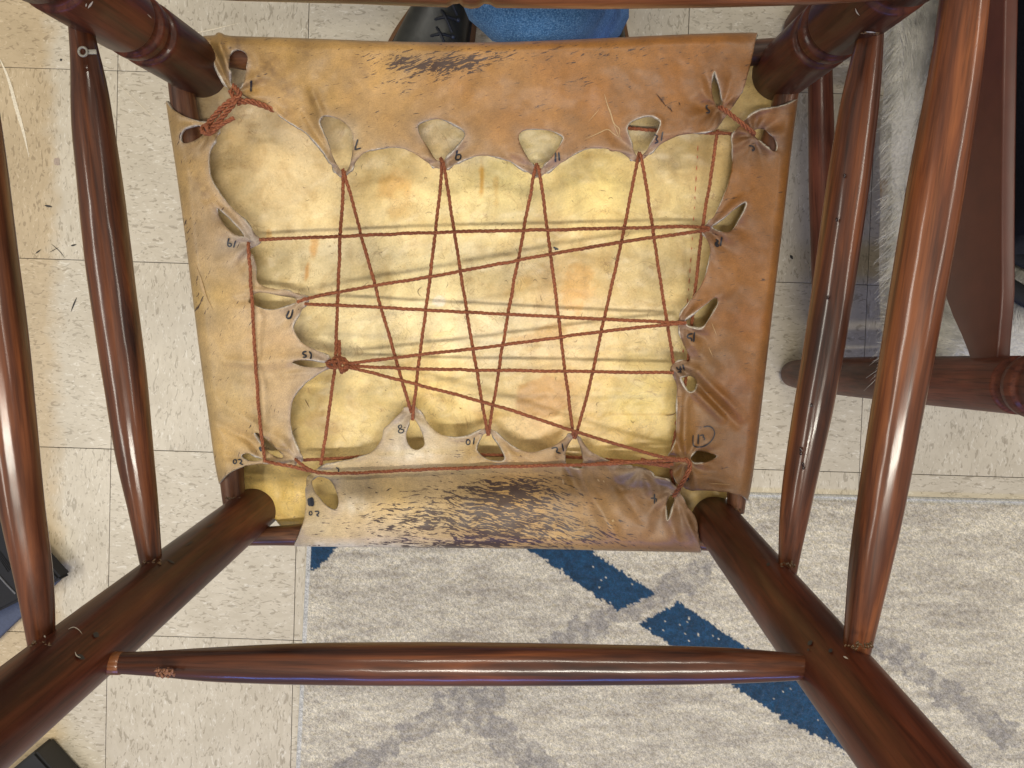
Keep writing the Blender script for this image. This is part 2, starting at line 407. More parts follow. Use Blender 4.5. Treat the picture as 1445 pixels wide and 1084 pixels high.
def band(x0, y0, x1, y1, wd):
    dx, dy = x1 - x0, y1 - y0; L2 = dx * dx + dy * dy; t = np.clip(((px - x0) * dx + (py - y0) * dy) / L2, 0, 1)
    return np.hypot(px - x0 - t * dx, py - y0 - t * dy) < wd / 2 * (1 + 1.1 * fbm(px / 14, py / 14, 61, 3))
streak = 0.75 * fbm(px / 40, py / 9, 11, 5) + 0.5 * fbm(px / 6, py / 3.4, 12, 2)
g = np.clip(0.5 + streak * 0.9, 0, 1)
grain = 0.74 + 0.50 * RNG.random(U.shape)
light = s2l((210, 201, 181)); dark = s2l((164, 155, 141))
col = light * g[..., None] + dark * (1 - g[..., None])
gb = band(990, 812, 770, 915, 34) | band(640, 1000, 480, 1090, 30) | band(640, 990, 800, 1110, 42) | band(1240, 905, 1420, 1040, 34) | band(640, 985, 700, 985, 26)
gb = gb & ~blue
soft = np.where(gb, np.clip(0.75 + fbm(px / 9, py / 9, 77, 3), 0.2, 1), 0)
col = col * (1 - soft[..., None] * 0.85) + s2l((140, 134, 128)) * soft[..., None] * 0.85
bcol = s2l((15, 58, 88)) * (1 + 0.5 * fbm(px / 8, py / 8, 21, 2))[..., None]
flecks = (vn(px / 2.6, py / 2.6, 90) > 0.43) & (vn(px / 30, py / 30, 91) > -0.2)
bl = (blue & ~flecks)[..., None]
col = np.where(bl, bcol, col)
col = np.where(bind[..., None], s2l((190, 188, 182)), col)
col = col * grain[..., None]
idx = np.arange((nu + 1) * (nv + 1)).reshape(nv + 1, nu + 1)
fc = np.stack([idx[:-1, :-1], idx[1:, :-1], idx[1:, 1:], idx[:-1, 1:]], -1).reshape(-1, 4)
def grid_mesh(name, V, Fq, mat, parent, col=None, extra=None, smooth=True):
    me = bpy.data.meshes.new(name); nV = len(V); nF = len(Fq); k = Fq.shape[1]
    me.vertices.add(nV); me.vertices.foreach_set('co', np.ascontiguousarray(V, np.float32).ravel())
    me.loops.add(nF * k); me.loops.foreach_set('vertex_index', np.ascontiguousarray(Fq, np.int32).ravel())
    me.polygons.add(nF); me.polygons.foreach_set('loop_start', np.arange(nF, dtype=np.int32) * k)
    me.update(calc_edges=True); me.validate()
    me.polygons.foreach_set('use_smooth', [smooth] * len(me.polygons))
    if col is not None:
        a = me.color_attributes.new('Col', 'FLOAT_COLOR', 'POINT')
        a.data.foreach_set('color', np.ascontiguousarray(np.c_[np.clip(col, 0, 1), np.ones(nV)], np.float32).ravel())
    for nm, arr in (extra or {}).items():
        arr = np.asarray(arr, np.float32)
        if arr.ndim == 1: a = me.attributes.new(nm, 'FLOAT', 'POINT'); a.data.foreach_set('value', arr)
        else: a = me.attributes.new(nm, 'FLOAT_VECTOR', 'POINT'); a.data.foreach_set('vector', np.ascontiguousarray(arr).ravel())
    me.materials.append(mat)
    return link(bpy.data.objects.new(name, me), parent)
n = NT('rug_pile'); at = n.N('ShaderNodeAttribute'); at.attribute_name = 'Col'
f = n.noise(n.coord('Object'), 520, 3, .7); n.set(Base_Color=n.mix(0.9, at.outputs['Color'], n.ramp(f, [(0.33, 0.50), (0.64, 1.35)]), 'MULTIPLY'), Roughness=0.9, Sheen_Weight=0.3)
n.bump(f, 0.6, 0.002); RUGM = n.m
rug = grid_mesh('area_rug', np.stack([Px, Py, Z], -1).reshape(-1, 3), fc, RUGM, None, col.reshape(-1, 3))
tag(rug, 'pale grey mottled area rug with broken navy blue diagonal bands', 'rug')

# ================================================================== THE CHAIR (upside down, underside of the seat to the camera)
chair = empty('hide_seat_chair')
chair.matrix_world = Matrix.Translation(Vector(O0)) @ Matrix(MCH.T.tolist()).to_4x4()
tag(chair, 'upturned dark mahogany chair showing the underside of its laced hide seat', 'chair', 'hide seat chairs')
def Cv(px, py, h): return Vector(C(px, py, h))
LEG = {'fl': (262, 84), 'fr': (1118, 88), 'bl': (340, 735), 'br': (1020, 748)}
foot = 0.43
for k, (x, y) in LEG.items():
    b0 = Cv(x, y, 0.0); front = k[0] == 'f'
    if front:
        r = 0.0212; h0 = -0.044
        pr = [(h0, r * .80), (h0 + .003, r * .95), (-0.02, r), (0.040, r), (0.0585, r * 1.0), (0.0600, r * .97), (0.0615, r * .82), (0.0655, r * .80), (0.0695, r * .86), (0.0715, r * .98), (0.0725, r * 1.0),
              (0.0775, r * 1.0), (0.0785, r * .98), (0.0805, r * .84), (0.0845, r * .80), (0.0885, r * .86), (0.0905, r * .99), (0.092, r),
              (0.160, r), (0.161, r * .97), (0.163, r * .83), (0.168, r * .80), (0.173, r * .86), (0.175, r), (0.30, r * .95), (0.40, r * .8), (foot, r * .7)]
    else:
        r = 0.0188; h0 = -0.60
        pr = [(h0, r * .45), (h0 + .01, r * .75), (h0 + .05, r * .85), (-0.3, r), (-0.02, r), (0.2, r), (0.32, r * .95), (foot, r * .78)]
    a = b0.copy(); a.z = h0; b = b0.copy(); b.z = foot
    Lh = foot - h0
    lathe('leg', a, b, [((h - h0) / Lh, rr) for h, rr in pr], W_LEG, chair, seg=48, sub=3 if front else 10, wob=0.006, seed=hash(k) % 7 if False else x % 7)

def bar(name, pts, h0, h1, mat, ends=1.0, seed=0, sub=3, wob=0.02):
    """pts = [(px,py,width_px)] along the piece; heights run from h0 to h1"""
    pts = np.array(pts, float)
    s = np.r_[0, np.cumsum(np.linalg.norm(np.diff(pts[:, :2], axis=0), axis=1))]; s /= s[-1]
    hs = h0 + (h1 - h0) * s
    Q = np.array([C(p[0], p[1], h) for p, h in zip(pts, hs)])
    a, b = Vector(Q[0]), Vector(Q[-1]); L = (b - a).length; ax = (b - a) / L
    q = ax.to_track_quat('Z', 'Y'); qi = q.inverted()
    loc = [qi @ (Vector(v) - a) for v in Q]
    tz = np.array([l.z / L for l in loc]); bx = np.array([l.x for l in loc]); by = np.array([l.y for l in loc])
    n = 40; t = np.linspace(0, 1, n); rad = np.interp(t, tz, [p[2] / 2 * px2m(h) for p, h in zip(pts, hs)])
    def smooth(v):
        for _ in range(3): v = np.r_[v[0], (v[:-2] + 2 * v[1:-1] + v[2:]) / 4, v[-1]]
        return v
    rad = smooth(rad); bxx = smooth(np.interp(t, tz, bx)); byy = smooth(np.interp(t, tz, by))
    f = lambda u: (float(np.interp(u, t, bxx)), float(np.interp(u, t, byy)))
    return lathe(name, a, b, list(zip(t, rad)), mat, chair, seg=32, sub=2, bow=f, wob=wob, seed=seed)
rungs = {}
rungs['l1'] = bar('stretcher', [(113, 28, 30), (114, 40, 31), (119, 75, 33), (124, 95, 42), (130, 170, 53), (142, 260, 58), (151, 346, 61), (166, 460, 60), (180, 560, 57), (191, 650, 51), (203, 720, 41), (211, 780, 32), (215, 805, 29)], 0.124, 0.133, W_RUNG, seed=1)
rungs['l2'] = bar('stretcher', [(-78, -100, 45), (-60, 0, 60), (-36, 220, 76), (-12, 400, 74), (0, 480, 72), (16, 600, 66), (31, 720, 58), (50, 820, 50), (56, 880, 41), (60, 920, 35)], 0.238, 0.237, W_RUNG, seed=2)
rungs['r1'] = bar('stretcher', [(1230, 35, 31), (1228, 50, 33), (1222, 90, 42), (1212, 150, 50), (1198, 250, 55), (1177, 400, 55), (1163, 490, 54), (1147, 580, 53), (1128, 680, 46), (1118, 745, 39), (1113, 790, 28), (1111, 810, 26)], 0.120, 0.122, W_RUNG, seed=3)
rungs['r2'] = bar('stretcher', [(1376, -130, 48), (1362, 0, 58), (1349, 100, 64), (1331, 200, 69), (1314, 300, 72), (1297, 400, 71), (1280, 500, 69), (1262, 600, 67), (1245, 700, 65), (1227, 800, 57), (1212, 900, 42), (1208, 925, 38)], 0.236, 0.232, W_ORANGE, seed=4)
rungs['b'] = bar('stretcher', [(140, 935, 29), (148, 936, 30), (180, 936, 32), (225, 936, 36), (280, 938, 48), (400, 937, 59), (500, 937, 62), (640, 937, 63), (800, 938, 60), (1000, 939, 53), (1080, 940, 46), (1125, 941, 38), (1145, 942, 34)], 0.225, 0.225, W_RUNG, seed=5)
# front stretcher with a double bead at its middle
pf = [(70, -34, 30), (85, -33, 34), (200, -29, 46), (330, -26, 56), (500, -24, 60), (630, -24, 66), (638, -24, 58), (648, -24, 56), (655, -24, 66), (664, -24, 69), (675, -24, 66), (683, -24, 56), (692, -24, 58), (700, -24, 66), (850, -23, 66), (1000, -24, 60), (1150, -25, 50), (1262, -22, 36), (1278, -21, 34)]
pts = np.array(pf, float); Q = [C(p[0], p[1], 0.170) for p in pf]; a, b = Vector(Q[0]), Vector(Q[-1]); L = (b - a).length
lathe('stretcher', a, b, [((Vector(q) - a).dot(b - a) / L / L, p[2] / 2 * px2m(0.17)) for q, p in zip(Q, pf)], W_ORANGE, chair, seg=32, sub=3, wob=0.01, seed=6)
# seat rails (ends show beside the hide)
RR = 0.0127
def rail(pa, pb, ha, r0, r1, seed):
    a = Cv(*pa, ha); b = Cv(*pb, ha)
    return lathe('seat_rail', a, b, [(0, r0), (0.08, r0 * 1.05), (0.16, RR * .95), (0.5, RR), (0.84, RR * .95), (0.92, r1 * 1.05), (1, r1)], W_RAIL, chair, seg=28, sub=6, wob=0.06, seed=seed)
def rail2(pts, seed):
    o = bar('seat_rail', pts, -0.0145, -0.0145, W_RAIL, seed=seed, wob=.05); return o
rail2([(266,70,28),(300,71,30),(330,80,36),(420,85,40),(680,89,42),(950,83,40),(1050,78,36),(1075,71,30),(1100,70,30)], 11)
rail2([(254,112,32),(258,140,33),(264,170,37),(276,260,42),(295,400,42),(318,570,40),(326,650,36),(328,690,33),(331,712,32)], 12)
rail2([(1113,115,32),(1109,140,31),(1093,190,36),(1080,290,42),(1065,400,42),(1052,530,42),(1042,650,34),(1040,700,27),(1038,722,25)], 13)
rail2([(352,757,27),(400,756,28),(430,754,34),(500,751,40),(700,751,42),(900,754,40),(960,757,32),(990,766,24),(1010,768,22)], 14)
# back slats of the backrest below the seat
bl0 = Cv(*LEG['bl'], 0); br0 = Cv(*LEG['br'], 0)
def curved_slat(name, xa, xb, y, z0, hgt, th, bowd, mat, parent, axis='x', wave=0.012):
    N = 24; V = []; Fc = []
    for i in range(N + 1):
        t = i / N; x = xa + (xb - xa) * t; yy = y - bowd * sin(pi * t); e = wave * sin(pi * t)
        for s in (-th / 2, th / 2):
            for z in (z0 - e, z0 + hgt * .5, z0 + hgt + e * .5):
                V.append((x, yy + s, z) if axis == 'x' else (yy + s, x, z))
    for i in range(N):
        o = i * 6; p = o + 6
        for q in ((0, 1), (1, 2)): Fc.append((o + q[0], o + q[1], p + q[1], p + q[0]))
        for q in ((3, 4), (4, 5)): Fc.append((o + q[1], o + q[0], p + q[0], p + q[1]))
        Fc.append((o + 2, o + 5, p + 5, p + 2)); Fc.append((o + 3, o, p, p + 3))
    Fc.append((0, 3, 4, 1)); Fc.append((1, 4, 5, 2)); o = N * 6; Fc.append((o, o + 1, o + 4, o + 3)); Fc.append((o + 1, o + 2, o + 5, o + 4))
    ob = mesh_obj(name, V, Fc, mat, parent, smooth=False)
    bv = ob.modifiers.new('bevel', 'BEVEL'); bv.width = 0.002; bv.segments = 2; bv.limit_method = 'ANGLE'
    return ob
for z in (-0.20, -0.36, -0.52):
    curved_slat('back_slat', bl0.x + 0.01, br0.x - 0.01, (bl0.y + br0.y) / 2, z, 0.06, 0.009, 0.02, W_LEG, chair)

# ---- glue crumbs where the stretchers enter the legs
def crumb(px, py, h, r, n=26, squash=0.4, mat=GLUE, name='glue_bead', seed=0):
    rg = random.Random(seed); bm = bmesh.new()
    for _ in range(n):
        a = rg.uniform(0, 2 * pi); m = Matrix.Translation(Cv(px + rg.uniform(-1, 1) * r, py + rg.uniform(-1, 1) * r * squash, h) + Vector((0, 0, rg.uniform(-.002, .001)))) @ Matrix.Rotation(a, 4, 'Z') @ Matrix.Diagonal((1.6, 0.9, .5, 1))
        bmesh.ops.create_icosphere(bm, subdivisions=1, radius=rg.uniform(.0004, .0010), matrix=m)
    o = bm_obj(name, bm, mat, chair); o['kind'] = 'stuff'; return o
crumb(114, 34, 0.137, 11, 22, .25, seed=1); crumb(1229, 46, 0.134, 12, 16, .15, seed=2)
crumb(214, 795, 0.144, 14, 24, .3, seed=3); crumb(1112, 797, 0.133, 11, 16, .2, seed=4)
crumb(60, 911, 0.250, 15, 22, .2, seed=5); crumb(1212, 912, 0.248, 17, 22, .2, seed=6)
crumb(250, 118, 0.002, 8, 14, .5, seed=7); crumb(328, 704, 0.0, 10, 16, .2, seed=8); crumb(1038, 722, 0.0, 9, 16, .3, seed=9)
# pale broken patch of the back stretcher and its copper-brown collar
crumb(232, 950, 0.238, 12, 70, .4, plain('splintered_wood', (0.20, 0.085, 0.045), 0.7, .3), 'splinter_patch', 10)
a = Cv(146, 936, 0.225); b = Cv(173, 936, 0.225)
lathe('worn_collar', a, b, [(0, .0052), (.1, .0057), (.9, .0057), (1, .0054)], wood('worn_orange_wood', (0.05, 0.015, 0.006), (0.17, 0.055, 0.016), (0.36, 0.14, 0.05)), chair, seg=28, sub=4, wob=.02)
# small metal eye on the left stretcher
bm = bmesh.new()
cc = Cv(117, 73, 0.141); R = .0024
for i in range(24):
    for k in range(8):
        a1 = 2 * pi * i / 24; a2 = 2 * pi * k / 8; bm.verts.new(cc + Vector(((R + .0007 * cos(a2)) * cos(a1), (R + .0007 * cos(a2)) * sin(a1), .0007 * sin(a2))))
bm.verts.ensure_lookup_table()
for i in range(24):
    for k in range(8): bm.faces.new([bm.verts[i * 8 + k], bm.verts[(i + 1) % 24 * 8 + k], bm.verts[(i + 1) % 24 * 8 + (k + 1) % 8], bm.verts[i * 8 + (k + 1) % 8]])
add_box(bm, cc + Vector((.0047, 0, -.0006)), (.0055, .0026, .0008), bevel=.0003)
bm_obj('metal_eyelet', bm, METAL, chair)
# varnish drips / pin holes
bm = bmesh.new()
for x, y, h in ((1130, 634, .131), (1134, 660, .131), (1145, 572, .132), (1133, 655, .131), (1181, 310, .133), (1168, 420, .133), (1130, 640, .131), (1192, 248, .132), (1185, 452, .131)):
    bmesh.ops.create_uvsphere(bm, u_segments=10, v_segments=6, radius=.0009, matrix=Matrix.Translation(Cv(x, y, h + .0006)) @ Matrix.Diagonal((1, 1.4, .7, 1)))
bm_obj('varnish_drip', bm, plain('dark_drip', (0.02, 0.006, 0.004), 0.2), chair)['kind'] = 'stuff'
# pale lint on the legs
def leg_surface(px, py, k):
    """point on the camera side of a leg under the pixel"""
    b0 = Cv(*LEG[k], 0); d = rays(px, py) @ MCH.T; o = (CAM - O0) @ MCH.T; r = 0.0212 if k[0] == 'f' else 0.0188
    A = d[0] ** 2 + d[1] ** 2; B = 2 * (d[0] * (o[0] - b0.x) + d[1] * (o[1] - b0.y)); Cc = (o[0] - b0.x) ** 2 + (o[1] - b0.y) ** 2 - (r + .0003) ** 2
    t = (-B - sqrt(max(B * B - 4 * A * Cc, 0))) / (2 * A); return o + d * t
def leg_marks(name, k, lines, mat):
    return ribbon(name, lines, lambda x, y: np.array([leg_surface(a, b, k) for a, b in zip(x, y)]), mat, chair, taper=True)
leg_marks('lint_strand', 'bl', [([(96, 888), (104, 884), (112, 889), (116, 895)], 1.2), ([(106, 920), (108, 926), (114, 928)], 1.5), ([(60, 892), (64, 900)], 3)], LIGHT_FIBRE)
leg_marks('lint_strand', 'fl', [([(131, 2), (127, 8), (124, 12)], 3), ([(122, 5), (121, 10)], 2), ([(208, 20), (214, 26)], 1)], LIGHT_FIBRE)
leg_marks('lint_strand', 'fr', [([(1207, 12), (1209, 18), (1213, 22)], 1.6), ([(1222, 45), (1236, 46)], 2)], LIGHT_FIBRE)
leg_marks('lint_strand', 'br', [([(1190, 926), (1197, 930)], 2.2)], LIGHT_FIBRE)
leg_marks('dark_dent', 'br', [([(1140, 910), (1146, 904)], 6), ([(1170, 916), (1174, 920)], 7), ([(1082, 795), (1086, 798)], 6), ([(1139, 916), (1142, 918)], 4)], SCUFF_D)
leg_marks('dark_dent', 'bl', [([(132, 894), (140, 898)], 8), ([(108, 924), (120, 930)], 7), ([(262, 770), (272, 764)], 2), ([(290, 745), (304, 738)], 2), ([(236, 790), (247, 795)], 3)], SCUFF_D)
for o in [c for c in chair.children if c.name.startswith(('lint_strand', 'dark_dent'))]:
    pass

# ------------------------------------------------------------------ hide flaps
def smooth_poly(pts, it=2, closed=True):
    p = np.array(pts, float)
    for _ in range(it):
        q = np.roll(p, -1, 0) if closed else p[1:]
        a = p if closed else p[:-1]
        s = np.stack([a * .75 + q * .25, a * .25 + q * .75], 1).reshape(-1, 2)
        p = s if closed else np.vstack([p[:1], s, p[-1:]])
    return p
def seg_dist(P2, poly, closed=True):
    a = np.asarray(poly, float); b = np.roll(a, -1, 0) if closed else a[1:]; a = a if closed else a[:-1]
    best = np.full(len(P2), 1e9)
    for s in range(0, len(P2), 4000):
        p = P2[s:s + 4000][:, None, :]; ab = (b - a)[None]; t = ((p - a[None]) * ab).sum(-1) / ((ab ** 2).sum(-1) + 1e-9)
        t = np.clip(t, 0, 1)[..., None]; d = np.linalg.norm(p - (a[None] + t * ab), axis=-1); best[s:s + 4000] = d.min(1)
    return best
def idw(px, py, samples, pw=2.6):
    S = np.array([(a, b) for a, b, _ in samples], float); Cc = s2l([c for _, _, c in samples])
    x = px + 26 * fbm(px / 45, py / 45, 301, 3); y = py + 26 * fbm(px / 45, py / 45, 302, 3)
    d = np.hypot(x[:, None] - S[None, :, 0], y[:, None] - S[None, :, 1]) + 14
    wt = d ** -pw; wt /= wt.sum(1, keepdims=True); return wt @ Cc

SAMP = [(320,70,(172,135,78)),(300,100,(160,125,72)),(400,90,(190,150,88)),(450,130,(196,156,94)),(380,120,(174,134,76)),(520,110,(196,152,88)),(560,160,(184,142,84)),
 (650,130,(186,134,74)),(720,160,(178,126,70)),(800,100,(172,118,62)),(850,150,(172,116,60)),(950,100,(168,112,56)),(1000,80,(158,104,52)),(1040,120,(142,94,52)),
 (1020,160,(132,90,54)),(960,175,(146,98,56)),(500,190,(188,160,118)),(640,200,(176,142,104)),(790,215,(160,118,84)),(900,215,(150,112,88)),
 (260,160,(196,160,104)),(265,250,(196,160,104)),(300,300,(190,155,108)),(300,420,(200,165,104)),(340,480,(200,166,114)),(330,550,(202,172,120)),(400,480,(206,170,124)),
 (400,560,(202,170,128)),(330,630,(198,162,104)),(390,620,(192,160,110)),(350,340,(184,164,144)),(450,505,(180,155,125)),(410,440,(196,168,132)),
 (1080,180,(156,104,62)),(1070,250,(170,114,62)),(1060,350,(168,112,64)),(1050,450,(162,106,62)),(1000,420,(166,112,60)),(1040,550,(148,96,62)),(970,500,(168,118,56)),
 (1000,600,(140,98,62)),(1040,640,(132,86,52)),(960,600,(156,114,68)),(1080,600,(142,90,56)),(1110,250,(150,100,54)),(960,518,(140,118,106)),(1075,205,(130,92,62)),
 (460,660,(212,188,138)),(450,750,(210,186,146)),(550,700,(218,184,124)),(580,610,(212,198,176)),(650,640,(204,172,120)),(720,700,(204,162,104)),(780,750,(192,156,114)),
 (850,680,(172,134,102)),(900,700,(156,114,82)),(920,740,(146,108,84)),(970,750,(130,94,76)),(900,665,(150,128,116)),(540,765,(216,192,162)),(620,615,(205,180,140))]

TOP_OUT = [(286,51),(295,50),(304,50),(306,45.5),(312,46),(318,50),(330,51),(400,53),(480,56),(560,59),(640,60),(700,60),(780,57),(850,54),(950,49),(1040,46),(1069,46)]
TOP_IN = [(1069,46),(1066,57),(1062,80),(1057,100),(1052,118),(1045,135),(1033,152),(1022,168),(1011,183),(1005,185),(985,187),(960,191),(945,197),(930,205),(918,216),(908,225),(902,229),(897,229),
 (890,225),(880,217),(870,213),(863,215),(858,209.5),(835,208.6),(816,213),(799,226),(780,238),(766,247),(758,250),(752,248),(740,240),(725,230),(712,225),(700,221),(680,219.5),(668,221),(650,226),(632,238),
 (626,240),(620,239),(612,236),(600,227),(585,217),(568,209),(555,208),(530,209.5),(515,214),(505,225),(495,240),(488,248),(483,250),(478,247),(474,244),(465,228),(455,212),(445,200),(435,190),(425,182),(410,173),
 (400,167),(390,160),(380,152),(365,145),(350,140),(343,135),(336,133),(331,137),(326,134),(322,124),(310,105),(303,90),(298,78),(292,65),(286,51)]
H_TOP = [
 [(448,172),(458,191),(467,213),(474,231),(482,242),(489,243),(494,233),(497.5,213),(498.5,195),(496,184),(487,174),(476,167),(463,162.5),(455,163)],
 [(588,179),(592,173),(607,168.5),(622,168),(638.5,173),(653,182.5),(657,189),(655,196.5),(642,213),(629,226),(622,228),(614.5,226),(605,209),(592,191)],
 [(732,191),(736,185),(747.5,181.6),(766,182.6),(784,186),(795.5,192),(796,196),(788,209),(775,226),(766,238),(757,238),(751,233),(738,211),(732,198)],
 [(884,178),(891,170),(906,164),(919,162),(928,166),(934,171.5),(930,183.5),(921,200),(908,218.5),(900,222),(895,215),(888,194.6),(884,183.5)],
 [(1008,99),(1004.7,107.5),(1003.8,122),(1006.6,141),(1013,153.6),(1020.4,148),(1017.6,130),(1013,113),(1010,102)],
 [(325,73),(331,70),(339,70),(348,75),(350,83.5),(347.5,98),(343,124),(336,127),(325,122),(323,104),(324,85)]]
LEFT_OUT = [(309,683),(304,660),(301,640),(293,580),(283,510),(273,430),(262,340),(250,250),(240,185),(234,143)]
LEFT_IN = [(234,143),(237,149),(245,155.5),(258,163),(272,170),(289,174),(304,178),(309,180),(310,183),(307.5,190.5),(304,198),(298,207),(295,218),(294,230),(295,243),(298,254),(307.5,270),(322,289),(341,307),
 (355.5,324),(366.5,337),(367.5,343),(359,349),(348,353.5),(355,358),(360,366),(361.5,376),(361,388),(362,396),(368.5,402.7),(381.5,407),(400,409),(416.5,413),(433,417.5),(435,422),(434,428),(426,438),(418,448),(413,457),(413,463),
 (415,470),(421.5,481),(433,488),(448,495.5),(463,503),(471,509),(476,514),(471,519),(463,521),(448,528),(430,540.6),(417,555),(411,570),(409,588.6),(410,607),(414,622),(420,635),(428,648),(427,653),(421,652),(417,655),(420,660),(408,659.5),
 (395,655.5),(382,655),(368,654),(355,656),(342,658),(328,664),(317,672),(309,683)]
H_LEFT = [
 [(254,196),(255,187),(263,178.5),(276,176),(285,177),(289,183),(287,190.5),(276,198),(263,202.5),(256,201.6)],
 [(305,293.5),(307.5,302),(315,315),(326,327.6),(337,334),(347,336),(341,326),(330,313),(318.6,302),(309,294)],
 [(349,426),(359.5,413),(374,413),(389,416.5),(404,419),(418.6,421),(417,429),(410,432),(396,436),(380,438.6),(368,435.7),(359.5,430.5),(352,427)],
 [(410,512),(418.6,508.5),(433,507),(448,508),(463,510),(463,517),(445,519),(424.5,517.6),(415.6,514.7)],
 [(339,642),(346.6,639),(359.5,642),(372,647.6),(366,650.5),(352,651),(341,647.6)],
 [(357,610),(367,611.6),(378,622),(391,635),(401,644),(398,647),(385,643),(370.6,631),(361,618)]]
RIGHT_OUT = [(1126,140),(1118,200),(1108,290),(1095,400),(1083,500),(1072,600),(1060,690),(1055,707)]
RIGHT_IN = [(1055,707),(1050,701),(1036,697),(1029,695),(1010,693.5),(993,692),(971,693),(963,686),(956,684),(951.5,675),(947,663),(940,655),(940,649),(944,642.7),(949,634),(954,624),(953.7,614.6),(954.5,604),(955.6,582),(956,560),
 (955,545),(951,531),(947,526),(945,522),(948,514),(956,511),(967,507),(971,512),(974,508),(972,501),(968,493),(961,480),(959,464),(956,457),(958,447),(974,425),(988.5,404.5),(997,384),(1001.8,366),(1001.8,348),(995,333),(990,325),(999,315),
 (1008,305),(1017,289),(1024,270),(1030,252),(1033.4,231),(1034,207),(1033,190),(1044,176),(1055.5,166.5),(1066.5,159),(1074,155.5),(1092,152.7),(1111,148),(1126,140)]
H_RIGHT = [
 [(1063,184),(1072,181),(1083,185),(1094,196.4),(1098,205.6),(1096,215),(1087,212),(1074,202),(1064,191)],
 [(1053,282),(1055,290),(1044.5,309),(1033.5,327),(1017,328),(1004,323),(1004,318),(1022,307),(1037,294)],
 [(1011.4,419),(1014.4,428),(1009,438),(1000,451.7),(993,463.5),(987,465.7),(976.8,463.5),(969,461),(966,455),(967,449),(979.7,441),(996,429.5),(1005,422)],
 [(958,532),(967,530),(978,531),(985,542),(982,552),(974,556),(966,549),(961,540)],
 [(974,645.6),(978,638),(985.5,636),(1000,639),(1015,643.4),(1006,648.6),(993,653.7),(980,656),(976,651)]]
BOT_OUT = [(415,771),(500,772),(600,773),(700,774),(780,775),(850,777),(900,778),(950,779),(989,780)]
BOT_IN = [(989,780),(987,762),(985,748),(983,729.5),(970,715),(963,701),(958,692),(952,684),(943,678),(934,674.4),(922,673.7),(920,669),(916,662),(904,659),(882,657.4),(870,656),(856.5,651),(844.6,644),(833,637),(825.5,628),(818,617),(812,611),(805,612),
 (800,615),(788.6,625),(774,633),(759,637.5),(744,638),(729.5,634.5),(715,625),(703,614),(692,605),(686.5,603.5),(680,606),(671.7,611.7),(660,617),(645,618.7),(630,617),(615.6,610),(604,597),(593.5,582),(586,575),(579,572),(573,574),(560.6,586.7),(546,603),(541,606),
 (540,618),(529,634.7),(514.5,644),(496,649.5),(483,651),(474,654),(459,657),(448,662.4),(438,669),(431.8,674),(432,684),(432,700),(430,730),(423,755),(415,771)]
H_BOT = [
 [(440,676),(441,687),(447.7,700),(460.5,715),(470,721),(475,720),(478,713),(477.5,702),(472,687),(465,676),(450,672)],
 [(578.7,589.5),(585,591),(590.5,600),(596.4,613),(600,626.4),(596.4,632),(589,636),(581.7,634.5),(575.8,628),(572.5,617.6),(574,604)],
 [(683.5,611),(691,611),(698,617.6),(707,631),(713,642.7),(713,648.6),(710,652),(697,652),(683.5,648),(673,638),(671,632),(674.6,622)],
 [(810.7,617),(815,619),(819.5,634),(822.5,648.6),(824.7,661),(815,663),(803,660),(797,654),(796.7,644),(800,632),(806,621)],
 [(946.4,698),(952,698),(951.5,706),(948.7,724),(943,736),(940,735),(938.7,719.5),(941,707)]]
FLAPS = {'top': (TOP_OUT, TOP_IN, H_TOP), 'left': (LEFT_OUT, LEFT_IN, H_LEFT), 'right': (RIGHT_OUT, RIGHT_IN, H_RIGHT), 'bottom': (BOT_OUT, BOT_IN, H_BOT)}
# folds pulled by the lacing: (x0,y0,x1,y1,width,height in mm)
FOLDS = {'top': [(305,48,333,130,5,4.5),(296,62,330,134,4,-3),(440,130,460,180,7,2.0),(430,160,478,240,6,-1.6),(318,80,322,120,5,2.5),(480,190,492,235,5,-1.5),(352,85,368,135,8,1.5),
          (380,150,300+140,205,5,1.3),(1035,120,1018,158,7,2.0),(930,195,1010,160,14,1.6),(607,205,622,235,4,-1.2),(640,215,632,235,4,-1.2),(745,225,757,247,4,-1.2),(778,228,768,246,4,-1.2)],
 'left': [(300,288,360,342,7,2.4),(290,280,345,345,5,-1.5),(335,425,420,420,6,-1.5),(350,408,430,420,4,1.4),(380,505,470,513,10,2.2),(400,530,465,520,5,1.4),(300,560,420,640,8,1.5),(290,640,400,655,6,1.4),(310,600,415,650,6,-1.6),
          (330,360,420,430,12,-1.8),(270,240,300,300,12,1.5),(320,510,400,515,7,1.6),(250,160,300,180,5,1.0)],
 'right': [(1000,318,1060,270,6,1.8),(1025,300,1060,340,14,-1.6),(960,455,1040,400,7,1.6),(965,475,1010,520,10,1.8),(950,520,1020,590,6,3.4),(965,525,1040,600,6,-3.2),(985,525,1050,590,6,2.6),(968,560,965,640,6,1.8),(958,640,960,560,4,-1.0),
          (945,650,1010,660,7,2.0),(975,665,1050,690,8,1.6),(1060,180,1040,240,8,1.6),(1064,196,1095,216,4,1.6),(1040,170,1110,140,6,1.2)],
 'bottom': [(815,660,880,780,9,2.0),(800,660,815,690,7,-3.0),(925,672,955,690,5,3.0),(890,662,930,700,12,2.6),(880,690,950,684,6,-2.4),(955,700,985,770,5,2.4),(945,735,960,775,6,1.2),(437,672,445,720,4,1.2),(570,590,540,640,6,1.2),(600,600,640,640,8,1.0),(690,608,760,660,6,0.8),(850,650,905,735,6,-1.6)]}
_SM = {}
TIPS = {'top': [(484,240),(624,230),(760,240),(901,220),(1018,152),(333,130)], 'left': [(360,343),(428,424),(468,513),(420,648),(300,182),(372,650)],
        'right': [(998,322),(962,458),(950,518),(1064,192),(968,650)], 'bottom': [(580,580),(690,606),(812,618),(905,662),(952,692),(440,670)]}
